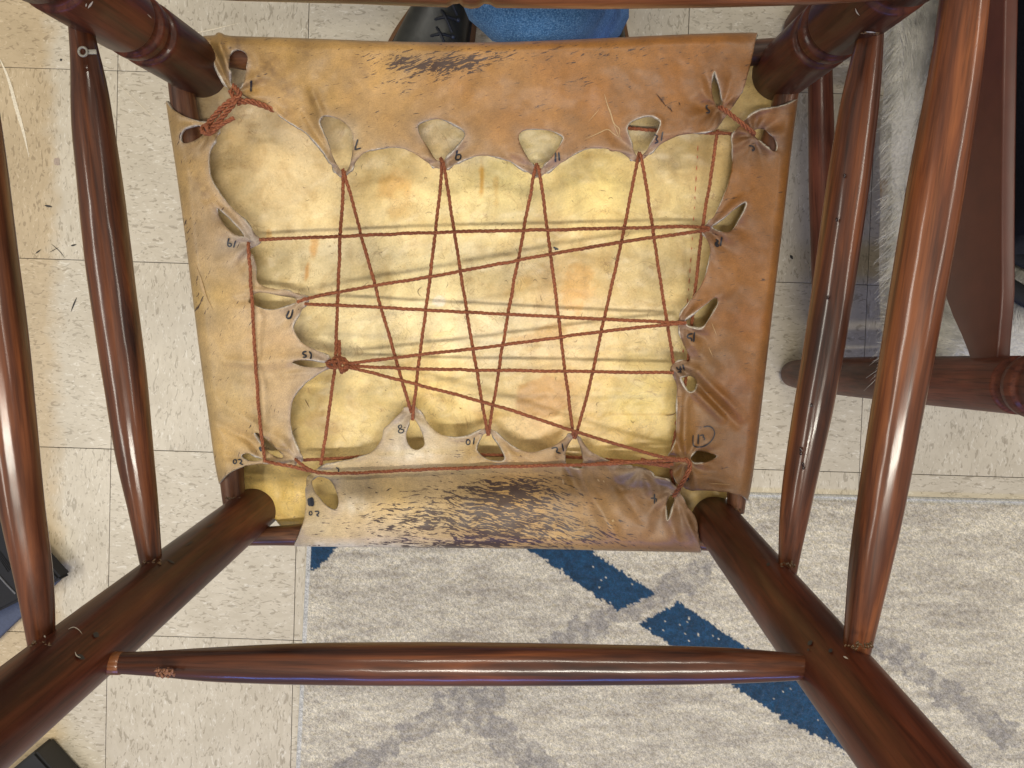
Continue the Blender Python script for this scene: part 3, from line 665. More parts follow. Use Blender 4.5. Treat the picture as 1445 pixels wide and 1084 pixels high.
def flap_h(k, x, y, dout=None, din=None):
    x = np.atleast_1d(np.asarray(x, float)); y = np.atleast_1d(np.asarray(y, float)); p2 = np.stack([x, y], -1)
    if dout is None: dout = seg_dist(p2, FLAPS[k][0], False)
    if din is None:
        if k not in _SM: _SM[k] = [smooth_poly(FLAPS[k][1], 2, False)] + [smooth_poly(h_, 2) for h_ in FLAPS[k][2]]
        din = np.minimum.reduce([seg_dist(p2, _SM[k][0], False)] + [seg_dist(p2, h_) for h_ in _SM[k][1:]])
    R = 17.0; u = np.clip(dout / R, 0, 1); h = -0.0125 * (1 - np.sqrt(np.clip(1 - (1 - u) ** 2, 0, 1)))
    h = h + 0.0035 * fbm(x / 62, y / 62, 130, 3) * sm(4, 30, dout) + 0.0004 * fbm(x / 14, y / 14, 140, 2)
    h = h - 0.0045 * sm(30, 110, dout)
    fade = sm(2, 16, dout)
    for x0, y0, x1, y1, wd, am in FOLDS[k]:
        dx, dy = x1 - x0, y1 - y0; L2 = dx * dx + dy * dy; t = np.clip(((x - x0) * dx + (y - y0) * dy) / L2, 0, 1)
        d = np.hypot(x - x0 - t * dx, y - y0 - t * dy); h = h + am * 0.0015 * np.exp(-(d / wd) ** 2) * (0.35 + 0.65 * np.sin(pi * np.clip(t * .8 + .2, 0, 1))) * np.where(fade > 0, fade, 0)
    for cx_, cy_ in TIPS[k]:                 # puckers radiating from every tab that the twine pulls on
        dx, dy = x - cx_, y - cy_; d = np.hypot(dx, dy); th = np.arctan2(dy, dx)
        h = h + 0.0017 * np.sin(7 * th + cx_ + 1.6 * fbm(x / 30, y / 30, 151, 2)) * np.exp(-((d - 26) / 24) ** 2) * sm(3, 14, d)
        h = h - 0.0030 * np.exp(-(d / 20) ** 2)
    h = h + 0.0022 * np.exp(-din / 6.0) * (0.35 + vn(x / 22, y / 22, 150) * 2)
    return h
def flow(x, y, k):
    """coat direction in picture-pixel units: u along the hair"""
    a = {'top': -0.35, 'bottom': -0.10, 'left': 1.1, 'right': 0.12}[k]
    A = a + 0 * x
    if k == 'bottom': A = -0.18 + 0.55 * sm(640, 900, x) - 0.55 * (1 - sm(470, 620, x)) * -1.4
    if k == 'top': A = -0.35 + 0.15 * vn(x / 60, y / 60, 160)
    wx = x + 6 * fbm(x / 30, y / 30, 170, 2); wy = y + 6 * fbm(x / 30, y / 30, 171, 2)
    if k == 'bottom':    # gentle swirl built from a warp rather than a per-point rotation
        wy = wy + 0.00065 * (x - 640) ** 2 * np.where(x > 640, -0.9, -0.9) * 1.0
        A = np.full_like(x, -0.12)
    if k == 'top': A = np.full_like(x, 0.42)
    ca, sa = np.cos(A), np.sin(A)
    u = wx * ca - wy * sa if k != 'top' else wx * np.cos(-.30) + wy * np.sin(-.30)
    v = wx * sa + wy * ca if k != 'top' else -wx * np.sin(-.30) + wy * np.cos(-.30)
    return np.stack([u, v, 0 * u], -1)
def g2(x, y, cx, cy, sx, sy, a=0.0):
    dx = x - cx; dy = y - cy; u = dx * cos(a) + dy * sin(a); v = -dx * sin(a) + dy * cos(a)
    return np.exp(-(u / sx) ** 2 - (v / sy) ** 2)
def mark(x, y, k):
    if k == 'bottom':
        m = 0.95 * g2(x, y, 700, 735, 130, 42) + 0.75 * g2(x, y, 720, 690, 70, 22) + 0.35 * g2(x, y, 560, 735, 70, 35) + 0.5 * g2(x, y, 640, 770, 110, 10) + 0.4 * g2(x, y, 660, 641, 50, 7) + 0.35 * g2(x, y, 850, 760, 90, 18) - 0.25 * g2(x, y, 620, 758, 25, 12) - .2 * g2(x, y, 655, 727, 25, 9)
        return np.clip(m, 0, 1)
    if k == 'top':
        return np.clip(0.85 * g2(x, y, 590, 92, 65, 20) + 0.5 * g2(x, y, 655, 92, 40, 18) + 0.42 * g2(x, y, 700, 78, 30, 10) + 0.36 * g2(x, y, 820, 75, 120, 14) + 0.28 * g2(x, y, 830, 118, 60, 12) + 0.35 * g2(x, y, 570, 125, 25, 10) + .3 * g2(x, y, 510, 75, 22, 10), 0, 1)
    if k == 'left': return 0.42 * g2(x, y, 262, 325, 14, 28) + 0.45 * g2(x, y, 280, 420, 10, 38)
    return 0.0 * x
def hide_col(x, y, k, din, dout):
    q_ = sm(450, 950, x)[:, None]; c = idw(x, y, SAMP); c = c * (np.array([.80, .80, .76]) * (1 - q_) + np.array([.72, .66, .36]) * q_)
    n1 = fbm(x / 28, y / 28, 200, 4); c = c * (1 + 0.30 * n1)[:, None]
    # brown dirty stains
    st = np.zeros_like(x)
    if k == 'top':
        for a, b, r, s in ((455,147,7,.8),(445,140,9,.4),(405,128,14,.4),(385,90,20,.25),(372,100,14,.3),(405,165,10,.35),(342,58,18,.35),(430,70,12,.3),(1025,77,6,.7),(935,140,3,.9),(945,150,3,.7),(515,100,9,.25),(500,85,8,.25),(330,60,14,.2),(960,70,60,.2)):
            st += s * np.exp(-((x - a) ** 2 + (y - b) ** 2) / r ** 2)
    if k == 'left':
        for a, b, r, s in ((270,218,11,.45),(285,270,12,.35),(272,250,14,.25),(250,170,12,.2)): st += s * np.exp(-((x - a) ** 2 + (y - b) ** 2) / r ** 2)
    if k == 'right':
        for a, b, r, s in ((1100,200,16,.25),(1000,500,22,.2),(1090,330,20,.2)): st += s * np.exp(-((x - a) ** 2 + (y - b) ** 2) / r ** 2)
    st = np.clip(st * (0.7 + 1.6 * fbm(x / 7, y / 7, 210, 3)), 0, .85)
    c = c * (1 - st[:, None]) + s2l((82, 52, 28)) * st[:, None]
    if k == 'bottom':
        wp = np.clip(1.2 * g2(x, y, 500, 712, 16, 12) + .8 * g2(x, y, 470, 770, 90, 7) + .8 * g2(x, y, 560, 773, 120, 5) + 0.9 * g2(x, y, 585, 640, 40, 16), 0, 1) * np.clip(.8 + fbm(x / 8, y / 8, 220, 3), 0, 1)
        c = c * (1 - .6 * wp[:, None]) + s2l((235, 225, 205)) * .6 * wp[:, None]
    # stretched hide near the lacing is greyer (thin, cleaner leather)
    e = np.exp(-din / 6.0) * (0.30 + 0.6 * vn(x / 30, y / 30, 230)); e = np.clip(e, 0, .5)
    tips = {'top': [(484,235),(624,225),(760,235),(900,215)], 'left': [(355,343),(428,425),(455,513),(420,645)], 'right': [(1000,325),(965,460),(955,518),(1070,200)], 'bottom': [(580,585),(690,612),(812,630),(900,665),(950,690)]}[k]
    tp = sum(np.exp(-((x - a) ** 2 + (y - b) ** 2) / 26 ** 2) for a, b in tips); e = np.clip(e + .40 * tp, 0, .62)
    grey = s2l((160, 142, 130)) if k != 'right' else s2l((128, 104, 90))
    c = c * (1 - e[:, None]) + grey * e[:, None]
    return c
flapO = {}
for k, (out, inn, holes) in FLAPS.items():
    so = smooth_poly(out, 2, False); si = smooth_poly(inn, 2, False)
    # dense, slightly wavering hand-cut contour
    def dens(p, closed):
        q = np.vstack([p, p[:1]]) if closed else p
        L = np.r_[0, np.cumsum(np.linalg.norm(np.diff(q, axis=0), axis=1))]; m = max(8, int(L[-1] / 2.6)); s = np.linspace(0, L[-1], m + 1)
        return np.stack([np.interp(s, L, q[:, 0]), np.interp(s, L, q[:, 1])], -1)[:-1]
    co = dens(so, False); ci = dens(si, False)
    ci = ci + np.stack([vn(ci[:, 0] / 6, ci[:, 1] / 6, 31), vn(ci[:, 0] / 6, ci[:, 1] / 6, 32)], -1) * 0.9
    outer = np.vstack([co, ci]); nout = len(co)
    hs = [dens(smooth_poly(h, 2), True) for h in holes]
    x0, y0 = outer.min(0); x1, y1 = outer.max(0); sp = 2.7
    gx, gy = np.meshgrid(np.arange(x0, x1, sp), np.arange(y0, y1, sp * .87)); gx[1::2] += sp / 2
    gp = np.stack([gx.ravel(), gy.ravel()], -1) + (RNG.random((gx.size, 2)) - .5) * .5
    ins = pip(gp[:, 0], gp[:, 1], outer)
    for h in hs: ins &= ~pip(gp[:, 0], gp[:, 1], h)
    gp = gp[ins]; dd = np.minimum.reduce([seg_dist(gp, outer)] + [seg_dist(gp, h) for h in hs]); gp = gp[dd > 1.3]
    pts = [outer] + hs; off = 0; edges = []
    for p in pts:
        m = len(p); edges += [(off + i, off + (i + 1) % m) for i in range(m)]; off += m
    allp = np.vstack(pts + [gp])
    res = delaunay_2d_cdt([Vector((float(a), float(b))) for a, b in allp], edges, [], 0, 1e-5)
    vco = np.array([tuple(v) for v in res[0]]); tri = np.array([f for f in res[2] if len(f) == 3])
    cen = vco[tri].mean(1); keep = pip(cen[:, 0], cen[:, 1], outer)
    for h in hs: keep &= ~pip(cen[:, 0], cen[:, 1], h)
    tri = tri[keep]
    dout = seg_dist(vco, so, False); din = np.minimum.reduce([seg_dist(vco, si, False)] + [seg_dist(vco, h) for h in hs])
    hh = flap_h(k, vco[:, 0], vco[:, 1], dout, np.minimum(din, 200)); V3 = C(vco[:, 0], vco[:, 1], hh)
    a3, b3, c3 = V3[tri[:, 0]], V3[tri[:, 1]], V3[tri[:, 2]]; flip = np.cross(b3 - a3, c3 - a3)[:, 2] < 0
    tri[flip] = tri[flip][:, ::-1]
    # skirt: the hide wraps down round the rail
    ordr = [int(np.argmin(np.hypot(vco[:, 0] - p[0], vco[:, 1] - p[1]))) for p in co]
    nb = len(V3); lev = 6; rings = [ordr]; newV = []; newp = []
    cen3 = np.array(C(690, 420, 0.0)); 
    for l in range(1, lev + 1):
        ring = []
        for vi in ordr:
            th = l / lev * pi / 2; p = V3[vi].copy(); d = cen3 - p; d[2] = 0
            if k in ('top', 'bottom'): d[0] = 0
            else: d[1] = 0
            d /= np.linalg.norm(d); p = p + d * (0.013 * (1 - cos(th))); p[2] = V3[vi][2] - 0.0165 * sin(th)
            ring.append(nb + len(newV)); newV.append(p); newp.append(vco[vi])
        rings.append(ring)
    ex = []
    for r1, r2 in zip(rings[:-1], rings[1:]):
        for i in range(len(r1) - 1): ex += [(r1[i], r1[i + 1], r2[i + 1]), (r1[i], r2[i + 1], r2[i])]
    ex = np.array(ex); V3 = np.vstack([V3, np.array(newV)]); PP = np.vstack([vco, np.array(newp)])
    mid = V3[ex].mean(1); nrm = np.cross(V3[ex[:, 1]] - V3[ex[:, 0]], V3[ex[:, 2]] - V3[ex[:, 0]]); outw = mid - cen3
    fl_ = (nrm * outw).sum(1) < 0; ex[fl_] = ex[fl_][:, ::-1]
    tri = np.vstack([tri, ex])
    dinA = np.r_[din, np.full(len(newV), 60.)]; doutA = np.r_[dout, np.zeros(len(newV))]
    col = hide_col(PP[:, 0], PP[:, 1], k, dinA, doutA)
    flapO[k] = (V3, tri, col, flow(PP[:, 0], PP[:, 1], k), mark(PP[:, 0], PP[:, 1], k))

# seat panel (the hide seen from below, stretched over the far side of the rails)
PAN = [(299,89),(290,106),(284,120),(276,134),(263,160),(270,260),(288,420),(305,540),(318,640),(327,680),(336,694),(344,697),(356,699),(369,708),(382,723),(390,736),(398,745),(425,752),(600,757),(800,759),(978,760),(987,750),(991,744),(1008,724),(1025,702),
       (1040,688),(1052,600),(1075,420),(1092,280),(1103,165),(1095,141),(1092,135),(1081,117),(1077,104),(1071,86),(1058,80),(850,76),(600,78),(400,76),(330,74)]
PSAMP = [(330,200,(200,172,112)),(400,250,(216,192,134)),(420,180,(205,178,122)),(550,250,(226,198,126)),(650,280,(236,214,142)),(700,250,(228,208,132)),(850,270,(224,200,118)),(950,220,(202,178,118)),(1000,220,(196,166,102)),
 (950,300,(210,186,118)),(450,370,(226,206,148)),(600,400,(236,218,154)),(800,400,(226,194,130)),(930,400,(212,188,124)),(500,470,(226,206,142)),(700,480,(238,218,158)),(500,590,(222,198,128)),(450,580,(206,178,104)),(600,560,(228,200,120)),
 (780,570,(220,184,120)),(900,570,(224,200,116)),(900,640,(205,172,95)),(400,700,(220,186,96)),(1080,140,(200,170,100)),(1000,720,(188,156,88)),(250,140,(176,152,110)),(290,180,(178,154,112)),(340,130,(190,165,115)),(1000,130,(190,160,95)),(620,200,(205,178,118))]
po = smooth_poly(PAN, 1); po = dens(po, True)
gx, gy = np.meshgrid(np.arange(255, 1110, 2.6), np.arange(70, 765, 2.6)); gp = np.stack([gx.ravel(), gy.ravel()], -1)
gp = gp[pip(gp[:, 0], gp[:, 1], po)]; dd = seg_dist(gp, po); gp = gp[dd > 1.6]
allp = np.vstack([po, gp]); res = delaunay_2d_cdt([Vector((float(a), float(b))) for a, b in allp], [(i, (i + 1) % len(po)) for i in range(len(po))], [], 0, 1e-5)
vco = np.array([tuple(v) for v in res[0]]); tri = np.array([f for f in res[2] if len(f) == 3]); cen = vco[tri].mean(1); tri = tri[pip(cen[:, 0], cen[:, 1], po)]
x, y = vco[:, 0], vco[:, 1]; dd = seg_dist(vco, po)
hp = -0.0290 - 0.0045 * sm(0, 170, dd) + 0.0022 * fbm(x / 75, y / 48, 400, 3) + 0.0007 * fbm(x / 18, y / 14, 401, 3) + 0.0012 * np.sin(y / 21 + 0.9 * fbm(x / 90, y / 90, 402, 2)) * sm(30, 120, dd) * 0.5
V3 = C(x, y, hp); flip = np.cross(V3[tri[:, 1]] - V3[tri[:, 0]], V3[tri[:, 2]] - V3[tri[:, 0]])[:, 2] < 0; tri[flip] = tri[flip][:, ::-1]
c = idw(x, y, PSAMP) * np.array([.97, .97, 1.12]); c = c * (1 + 0.24 * fbm(x / 34, y / 30, 410, 4))[:, None]
def blob(cx, cy, sx, sy, rgb, amt, a=0.0, ragged=0.8, s=420, edge=0.25):
    global c
    u = (x - cx) * cos(a) + (y - cy) * sin(a); v = -(x - cx) * sin(a) + (y - cy) * cos(a)
    d = np.hypot(u / sx, v / sy) + ragged * fbm(x / 16, y / 16, s, 4) * .8
    m = sm(1.0, 1.0 - edge, d) * min(1, amt * 1.3); c = c * (1 - m[:, None]) + s2l(rgb) * m[:, None]
blob(443, 352, 9, 24, (208, 150, 62), .55, 0.1, .9, 421, .6); blob(433, 385, 4, 20, (200, 142, 58), .6, .15, .9, 422, .5); blob(380, 330, 5, 9, (205, 160, 85), .5, 0, .5, 423)
blob(552, 265, 36, 34, (202, 154, 76), .5, 0, .7, 424, .6); blob(560, 300, 22, 14, (205, 165, 95), .4, 0, .8, 425, .6); blob(680, 250, 5, 34, (206, 156, 62), .7, 0, .9, 426, .6); blob(700, 262, 5, 28, (216, 178, 100), .5, 0, .9, 427, .6)
blob(818, 400, 26, 42, (214, 168, 96), .6, .25, .7, 428, .35); blob(770, 470, 60, 14, (206, 160, 86), .5, -.3, .8, 429, .5); blob(765, 560, 44, 30, (192, 146, 82), .62, -.35, .5, 430, .2); blob(740, 395, 40, 16, (222, 184, 110), .45, -.6, .9, 431, .7)
blob(690, 585, 30, 20, (214, 176, 104), .4, 0, .6, 432, .6); blob(460, 600, 36, 22, (190, 160, 108), .55, 0, .8, 433, .7); blob(620, 425, 10, 9, (240, 232, 214), .5, 0, .5, 434); blob(850, 380, 14, 40, (222, 190, 120), .3, .2, .8, 435, .7)
blob(880, 590, 40, 12, (226, 200, 120), .3, 0, .8, 436, .7); blob(945, 470, 10, 70, (196, 170, 110), .4, 0, .8, 437, .7); blob(1000, 700, 60, 20, (182, 150, 82), .4, 0, .8, 438, .7)
lin = np.abs(y - (592 - 0.01 * x + 3 * vn(x / 40, x * 0, 440))) < 1.4; c[lin & (x > 860) & (x < 960)] *= np.array([.85, .78, .65])
panel = grid_mesh('seat_panel', V3, tri, PANEL, chair, c)
sd = panel.modifiers.new('thickness', 'SOLIDIFY'); sd.thickness = 0.002; sd.offset = -1
panel['label'] = 'yellow rawhide seat panel with orange stains'
flap_lab = {'top': 'tan front flap with scalloped edge and purple-brown hair strokes', 'left': 'pale tan side flap with three pulled tabs', 'right': 'orange-brown side flap with puckered tabs', 'bottom': 'pale back flap with dark brindle strokes'}
for k, (V3_, tri_, col_, fl_, mk_) in flapO.items():
    o = grid_mesh('hide_flap', V3_, tri_, HIDE, panel, col_, {'Flow': fl_, 'Mark': mk_})
    o.data.materials.append(RIM); o.data.materials.append(UNDER)
    sd = o.modifiers.new('thickness', 'SOLIDIFY'); sd.thickness = 0.0021; sd.offset = -1; sd.material_offset_rim = 1; sd.material_offset = 2
    o['label'] = flap_lab[k]; flapO[k] = o
# ------------------------------------------------------------------ handwriting on the hide
def on_flap(k, lift=0.0005):
    return lambda x, y: C(x, y, flap_h(k, x, y) + lift + .0004)
NUM = {
 'top': [[([(354.5,113.5),(354,129.5)],2.6)], [([(505,196.5),(502.5,204),(500.5,211.5)],2.0),([(500.5,211.5),(509.5,209)],2.0)],
   [([(645.5,212),(642.5,225)],2.2),([(642.5,225),(648,226),(651,221),(649,217.5),(644,219)],2.2)],
   [([(784,215),(783.8,228.7)],2.6),([(788.3,215),(789.6,227)],2.6)],
   [([(935.3,186),(933,199)],2.0),([(923.6,190),(929,192.6),(924.5,197),(930,200),(924,202.5)],2.0)],
   [([(999,148.5),(996,150),(998,154),(1001.5,156.5),(1001,159.5),(996.5,159)],2.2)]],
 'left': [[([(332.4,339.6),(329.6,349.7)],2.2),([(323,336),(320.4,347),(326,348.5),(327,344),(322,343)],2.2)],
   [([(413.4,436.7),(410.4,449.7),(403,449.2),(408,438.6)],2.6)],
   [([(436,496),(440,500),(438,507)],2.3),([(432.6,496),(426.5,497),(428,500.5),(432.8,501.5),(431.5,504.5),(427,504)],2.3)],
   [([(331,648),(328.5,652),(331,655.5),(334.5,652),(332,648)],1.7),([(335.5,648.5),(341,649),(341,652.5),(337,653.5),(343,656)],1.8)],
   [([(366,631),(368,634),(369,637)],4)]],
 'right': [[([(1056.5,205.6),(1063,206),(1065,211),(1062.5,214),(1061,210)],1.9)],
   [([(1018.6,334.3),(1016.5,347.5)],2.4),([(1010,338),(1014,340),(1011,344),(1014.5,346.5),(1012.5,349),(1009,344.5),(1012,340.5)],2.2)],
   [([(980,469),(979,482.7)],2.4),([(977.5,471),(972,471.6),(969.4,475),(971.5,477.5),(976,476.8),(976.3,482)],2.2)],
   [([(963.5,514.4),(965.7,523)],2.2),([(959.8,516.6),(961,526.5)],2.2),([(955,518),(956.5,522),(962.7,521)],2.2),([(956,525.5),(961,524)],2.0)],
   [([(985.5,613),(985,627)],2.0),([(987.7,614.6),(994,613.6),(991.4,617.6),(995.4,618),(993,621.6)],1.7),
    ([(992.8,602.8),(1000,601),(1007,605),(1009,613),(1004.6,622),(995.8,629.4),(985.5,631.6),(978,629.6),(977.8,622),(978.3,614)],1.6)],
   [([(968.5,673),(973,676),(967.8,679.5)],1.5)]],
 'bottom': [[([(474,659.8),(478,661.5),(478,665.5),(475,668.5)],1.7)],
   [([(564.5,599.5),(561,602.5),(565,606),(570,606.5),(569.5,610),(564.5,611.8),(561,609),(565,605),(567.5,601),(564.5,599.5)],1.6)],
   [([(669.5,617.6),(668,627.2)],2.0),([(658.4,627),(657.5,622.7),(661.4,619.6),(663.8,623.5),(662,628),(658.4,627)],1.8)],
   [([(793,625.7),(795.5,637)],2.0),([(778,633),(785,631.2),(787.5,634),(784,638),(791.5,640)],1.9)],
   [([(434,709),(443,708)],12)],
   [([(438,721),(435.5,725),(438.5,728),(441,724.5),(438.5,721)],1.7),([(444,722),(450.5,721.5),(449.5,725.5),(445.5,726.5),(450,729)],1.7)],
   [([(923.5,697),(923.5,711)],2.0),([(918,703.2),(926.4,702.8),(926,708.5)],1.8)]]}
for k, lst in NUM.items():
    for lines in lst: ribbon('handwritten_number', lines, on_flap(k), INK, panel)
CRACK = plain('pale_crack', (0.44, 0.29, 0.14), 0.6)
ribbon('pale_scratch', [([(853,133),(857,148),(862,160),(866,176),(875,181),(874,192),(879,199)],1.7),([(866,176),(874,194)],1.1),([(826,196),(845,188),(858,181),(866,190),(880,196)],1.2),([(845,155),(830,172)],.8)], on_flap('top', .0003), CRACK, panel, taper=True)
ribbon('pale_scratch', [([(275,372),(284,395),(290,418),(301,440)],1.6),([(282,395),(288,415)],2.5)], on_flap('left', .0003), CRACK, panel, taper=True)
ribbon('pale_scratch', [([(1004,455),(1012,475)],.8),([(1000,490),(1006,504)],.8),([(1000,682),(1032,684)],.7)], on_flap('right', .0003), CRACK, panel, taper=True)
ribbon('pale_scratch', [([(794,676),(795,684)],2),([(843,676),(846,680)],2.2),([(851,678),(853,681)],2.2),([(856,683),(858,685)],2),([(863,734),(867,736)],4)], on_flap('bottom', .0003), CRACK, panel, taper=True)
ribbon('dark_split', [([(926,132),(934,142),(940,150)],1.6),([(945,152),(949,158)],1.6),([(958,144),(960,149)],1.6),([(941,150),(946,154)],1)], on_flap('top', .0003), plain('dark_split', (.05, .02, .01), .8), panel, taper=True)
def on_panel(lift=0.0009):
    def f(xx, yy):
        V = panel_lookup(xx, yy); return C(xx, yy, V + lift)
    return f
def panel_lookup(xx, yy):
    xx = np.atleast_1d(xx); yy = np.atleast_1d(yy); r = np.empty(len(xx))
    for i, (a, b) in enumerate(zip(xx, yy)):
        j = np.argmin((vco[:, 0] - a) ** 2 + (vco[:, 1] - b) ** 2); r[i] = hp[j]
    return r
red = []
for a, b in zip(np.linspace(0, .96, 30), np.linspace(.0, .96, 30)):
    t0 = a; t1 = a + random.uniform(.008, .022)
    f = lambda t: (985 - 37 * t + 4 * sin(t * 3), 205 + 435 * t)
    red.append(([f(t0), f((t0 + t1) / 2), f(t1)], 1.3 if t0 < .6 else 2.2))
ribbon('red_dashed_line', red, on_panel(), plain('faded_red_marker', (0.46, 0.11, 0.05), 0.7), panel, taper=True)
ribbon('ink_smudge', [([(781,349),(785,351),(788,352)],3),([(783,353),(786,350)],3)], on_panel(), INK, panel)

# ------------------------------------------------------------------ lacing twine
def twine_geo(path, r=0.00072, plies=3, pitch=0.0125, sides=6, seed=0, off=0.00070):
    p = np.array(path, float)
    L = np.r_[0, np.cumsum(np.linalg.norm(np.diff(p, axis=0), axis=1))]; st_ = 0.0009; m = max(6, int(L[-1] / st_)); s = np.linspace(0, L[-1], m)
    q = np.stack([np.interp(s, L, p[:, i]) for i in range(3)], -1)
    q = q + np.stack([vn(s * 90, s * 0 + seed, 501), vn(s * 90, s * 0 + seed, 502), vn(s * 90, s * 0 + seed, 503)], -1) * 0.0006
    T = np.gradient(q, axis=0); T /= np.linalg.norm(T, axis=1)[:, None] + 1e-12
    up = np.array([0.13, 0.09, 1.0]); Nn = np.cross(T, up); Nn /= np.linalg.norm(Nn, axis=1)[:, None] + 1e-12; B = np.cross(T, Nn)
    V = []; Fc = []; base = 0
    for j in range(plies):
        ph = 2 * pi * j / plies + 2 * pi * s / pitch + 2.0 * vn(s * 40, s * 0 + seed, 504)
        cen = q + (Nn * np.cos(ph)[:, None] + B * np.sin(ph)[:, None]) * off
        rr = r * (1 + .5 * vn(s * 300, s * 0 + j * 5 + seed, 505))
        th = np.arange(sides) * 2 * pi / sides
        ring = cen[:, None] + (Nn[:, None] * np.cos(th)[None, :, None] + B[:, None] * np.sin(th)[None, :, None]) * rr[:, None, None]
        V.append(ring.reshape(-1, 3)); i0 = base + (np.arange(m - 1)[:, None] * sides + np.arange(sides)[None]); i1 = base + (np.arange(m - 1)[:, None] * sides + (np.arange(sides)[None] + 1) % sides)
        Fc.append(np.stack([i0, i1, i1 + sides, i0 + sides], -1).reshape(-1, 4)); base += m * sides
    return np.vstack(V), np.vstack(Fc), q, T
FZ = []
def strand(paths, dens_=220, label=None, **kw):
    """paths = list of polylines [(px,py,h)]"""
    Vs = []; Fs = []; b = 0
    for i, pth in enumerate(paths):
        q3 = [C(a, b_, h) for a, b_, h in pth]
        if len(q3) > 2:
            q3 = np.array(q3)
            for _ in range(2):
                q3 = np.vstack([q3[:1], np.stack([q3[:-1] * .75 + q3[1:] * .25, q3[:-1] * .25 + q3[1:] * .75], 1).reshape(-1, 3), q3[-1:]])
        V, Fc, q, T = twine_geo(q3, seed=random.random() * 50, **kw)
        Vs.append(V); Fs.append(Fc + b); b += len(V); FZ.append((q, T, dens_))
    V = np.vstack(Vs); Fc = np.vstack(Fs)
    o = grid_mesh('twine_strand', V, Fc, TWINE, chair)
    if label: o['label'] = label
    return o
hv = -0.0035; hh_ = 0.0005
strand([[(484,240,hv-.003),(485,250,hv),(480,330,hv),(477,420,hv),(473,512,hv+.002)]])
strand([[(473,514,hv),(463,590,hv),(453,656,hv-.001)]])
strand([[(484,240,hv-.003),(487,246,hv+.002),(501,300,hv),(520,370,hv),(548,470,hv),(577,572,hv),(580,582,hv-.004)]])
strand([[(622,224,hv-.003),(624,238,hv-.002),(614,330,hv),(603,420,hv),(590,520,hv),(583,578,hv+.003),(582,592,hv-.002)]])
strand([[(622,224,hv-.004),(626,229,hv+.003),(640,320,hv),(657,430,hv),(672,520,hv),(687,606,hv+.001),(688,614,hv-.003)]])
strand([[(757,232,hv-.003),(753,250,hv-.002),(735,345,hv),(712,470,hv),(692,595,hv+.001),(689,614,hv-.003)]])
strand([[(757,232,hv-.004),(761,239,hv+.003),(775,345,hv),(792,480,hv),(808,610,hv),(810,618,hv-.003)]])
strand([[(902,216,hv-.003),(898,232,hv-.002),(880,330,hv),(850,460,hv),(830,555,hv),(814,610,hv),(811,619,hv-.003)]])
strand([[(901,216,hv-.004),(906,220,hv+.003),(922,330,hv),(937,430,hv),(950,512,hv-.002),(952,518,hv-.004)]])
strand([[(1013,183,-.012),(1002,256,-.010),(991,322,-.009),(985,372,-.011),(976,455,-.013),(968,540,-.013),(956,600,-.014),(944,655,-.012)]])
strand([[(366,338,hh_-.002),(420,336,hh_),(640,327,hh_),(800,324,hh_),(990,319,hh_),(1001,322,hh_-.001)]])
strand([[(420,427,hh_+.002),(434,420,hh_+.002),(520,405,hh_+.001),(640,385,hh_+.001),(800,354,hh_+.001),(920,335,hh_+.001),(992,326,hh_+.002),(1001,324,hh_)]])
strand([[(430,429,hh_-.001),(520,433,hh_),(700,443,hh_),(860,451,hh_),(955,455,hh_),(968,456,hh_)]])
strand([[(484,514,hh_+.003),(600,500,hh_),(720,486,hh_),(860,466,hh_),(955,457,hh_+.001),(968,456,hh_)]])
strand([[(486,516,hh_+.001),(560,520,hh_),(700,523,hh_),(860,525,hh_),(950,526,hh_-.003)]])
strand([[(486,517,hh_+.002),(540,530,hh_),(640,556,hh_),(720,578,hh_),(810,609,hh_+.001),(880,630,hh_+.001),(940,647,hh_+.003),(970,649,.005)]])
strand([[(351,342,.001),(351,352,.005),(354,400,.004),(360,500,.002),(365,580,.001),(372,640,.003),(373,650,.000)]])
strand([[(373,650,.0),(385,653,.004),(420,660,.003),(445,667,.003),(480,669,.003),(560,664,.002),(640,661,.002),(760,657,.002),(860,655,.002),(900,652,.003),(950,649,.004),(970,650,.005)]])
strand([[(428,649,-.008),(455,648,-.011),(480,647,-.012),(520,643,-.013),(600,640,-.016),(820,645,-.016),(880,651,-.012),(940,655,-.008)]])
strand([[(417,648,-.003),(422,653,.003),(436,663,.004),(452,668,.004)]])
strand([[(840,655,.0015),(880,650,.001),(920,655,.000),(945,658,.001)], [(905,648,.002),(930,656,.001),(950,655,.002)]], label='doubled frayed twine at the back corner')
strand([[(965,648,.004),(972,650,.006),(974,660,.005),(966,676,.004),(956,692,.003),(951,700,-.001)]], off=.0011, r=.00095)
strand([[(946,663,-.006),(949,675,-.010),(951,684,-.012)]])
strand([[(1016,151,-.002),(1020,153,.004),(1036,166,.006),(1050,177,.006),(1062,187,.004),(1064,190,-.002)]], off=.00105, r=.0009, label='short thick lacing across the front corner')
strand([[(340,140,-.006),(385,156,-.010),(430,142,-.013),(620,138,-.016),(760,150,-.016),(850,178,-.016),(884,181,-.015),(930,184,-.014),(985,187,-.012),(1034,189,-.012)]])
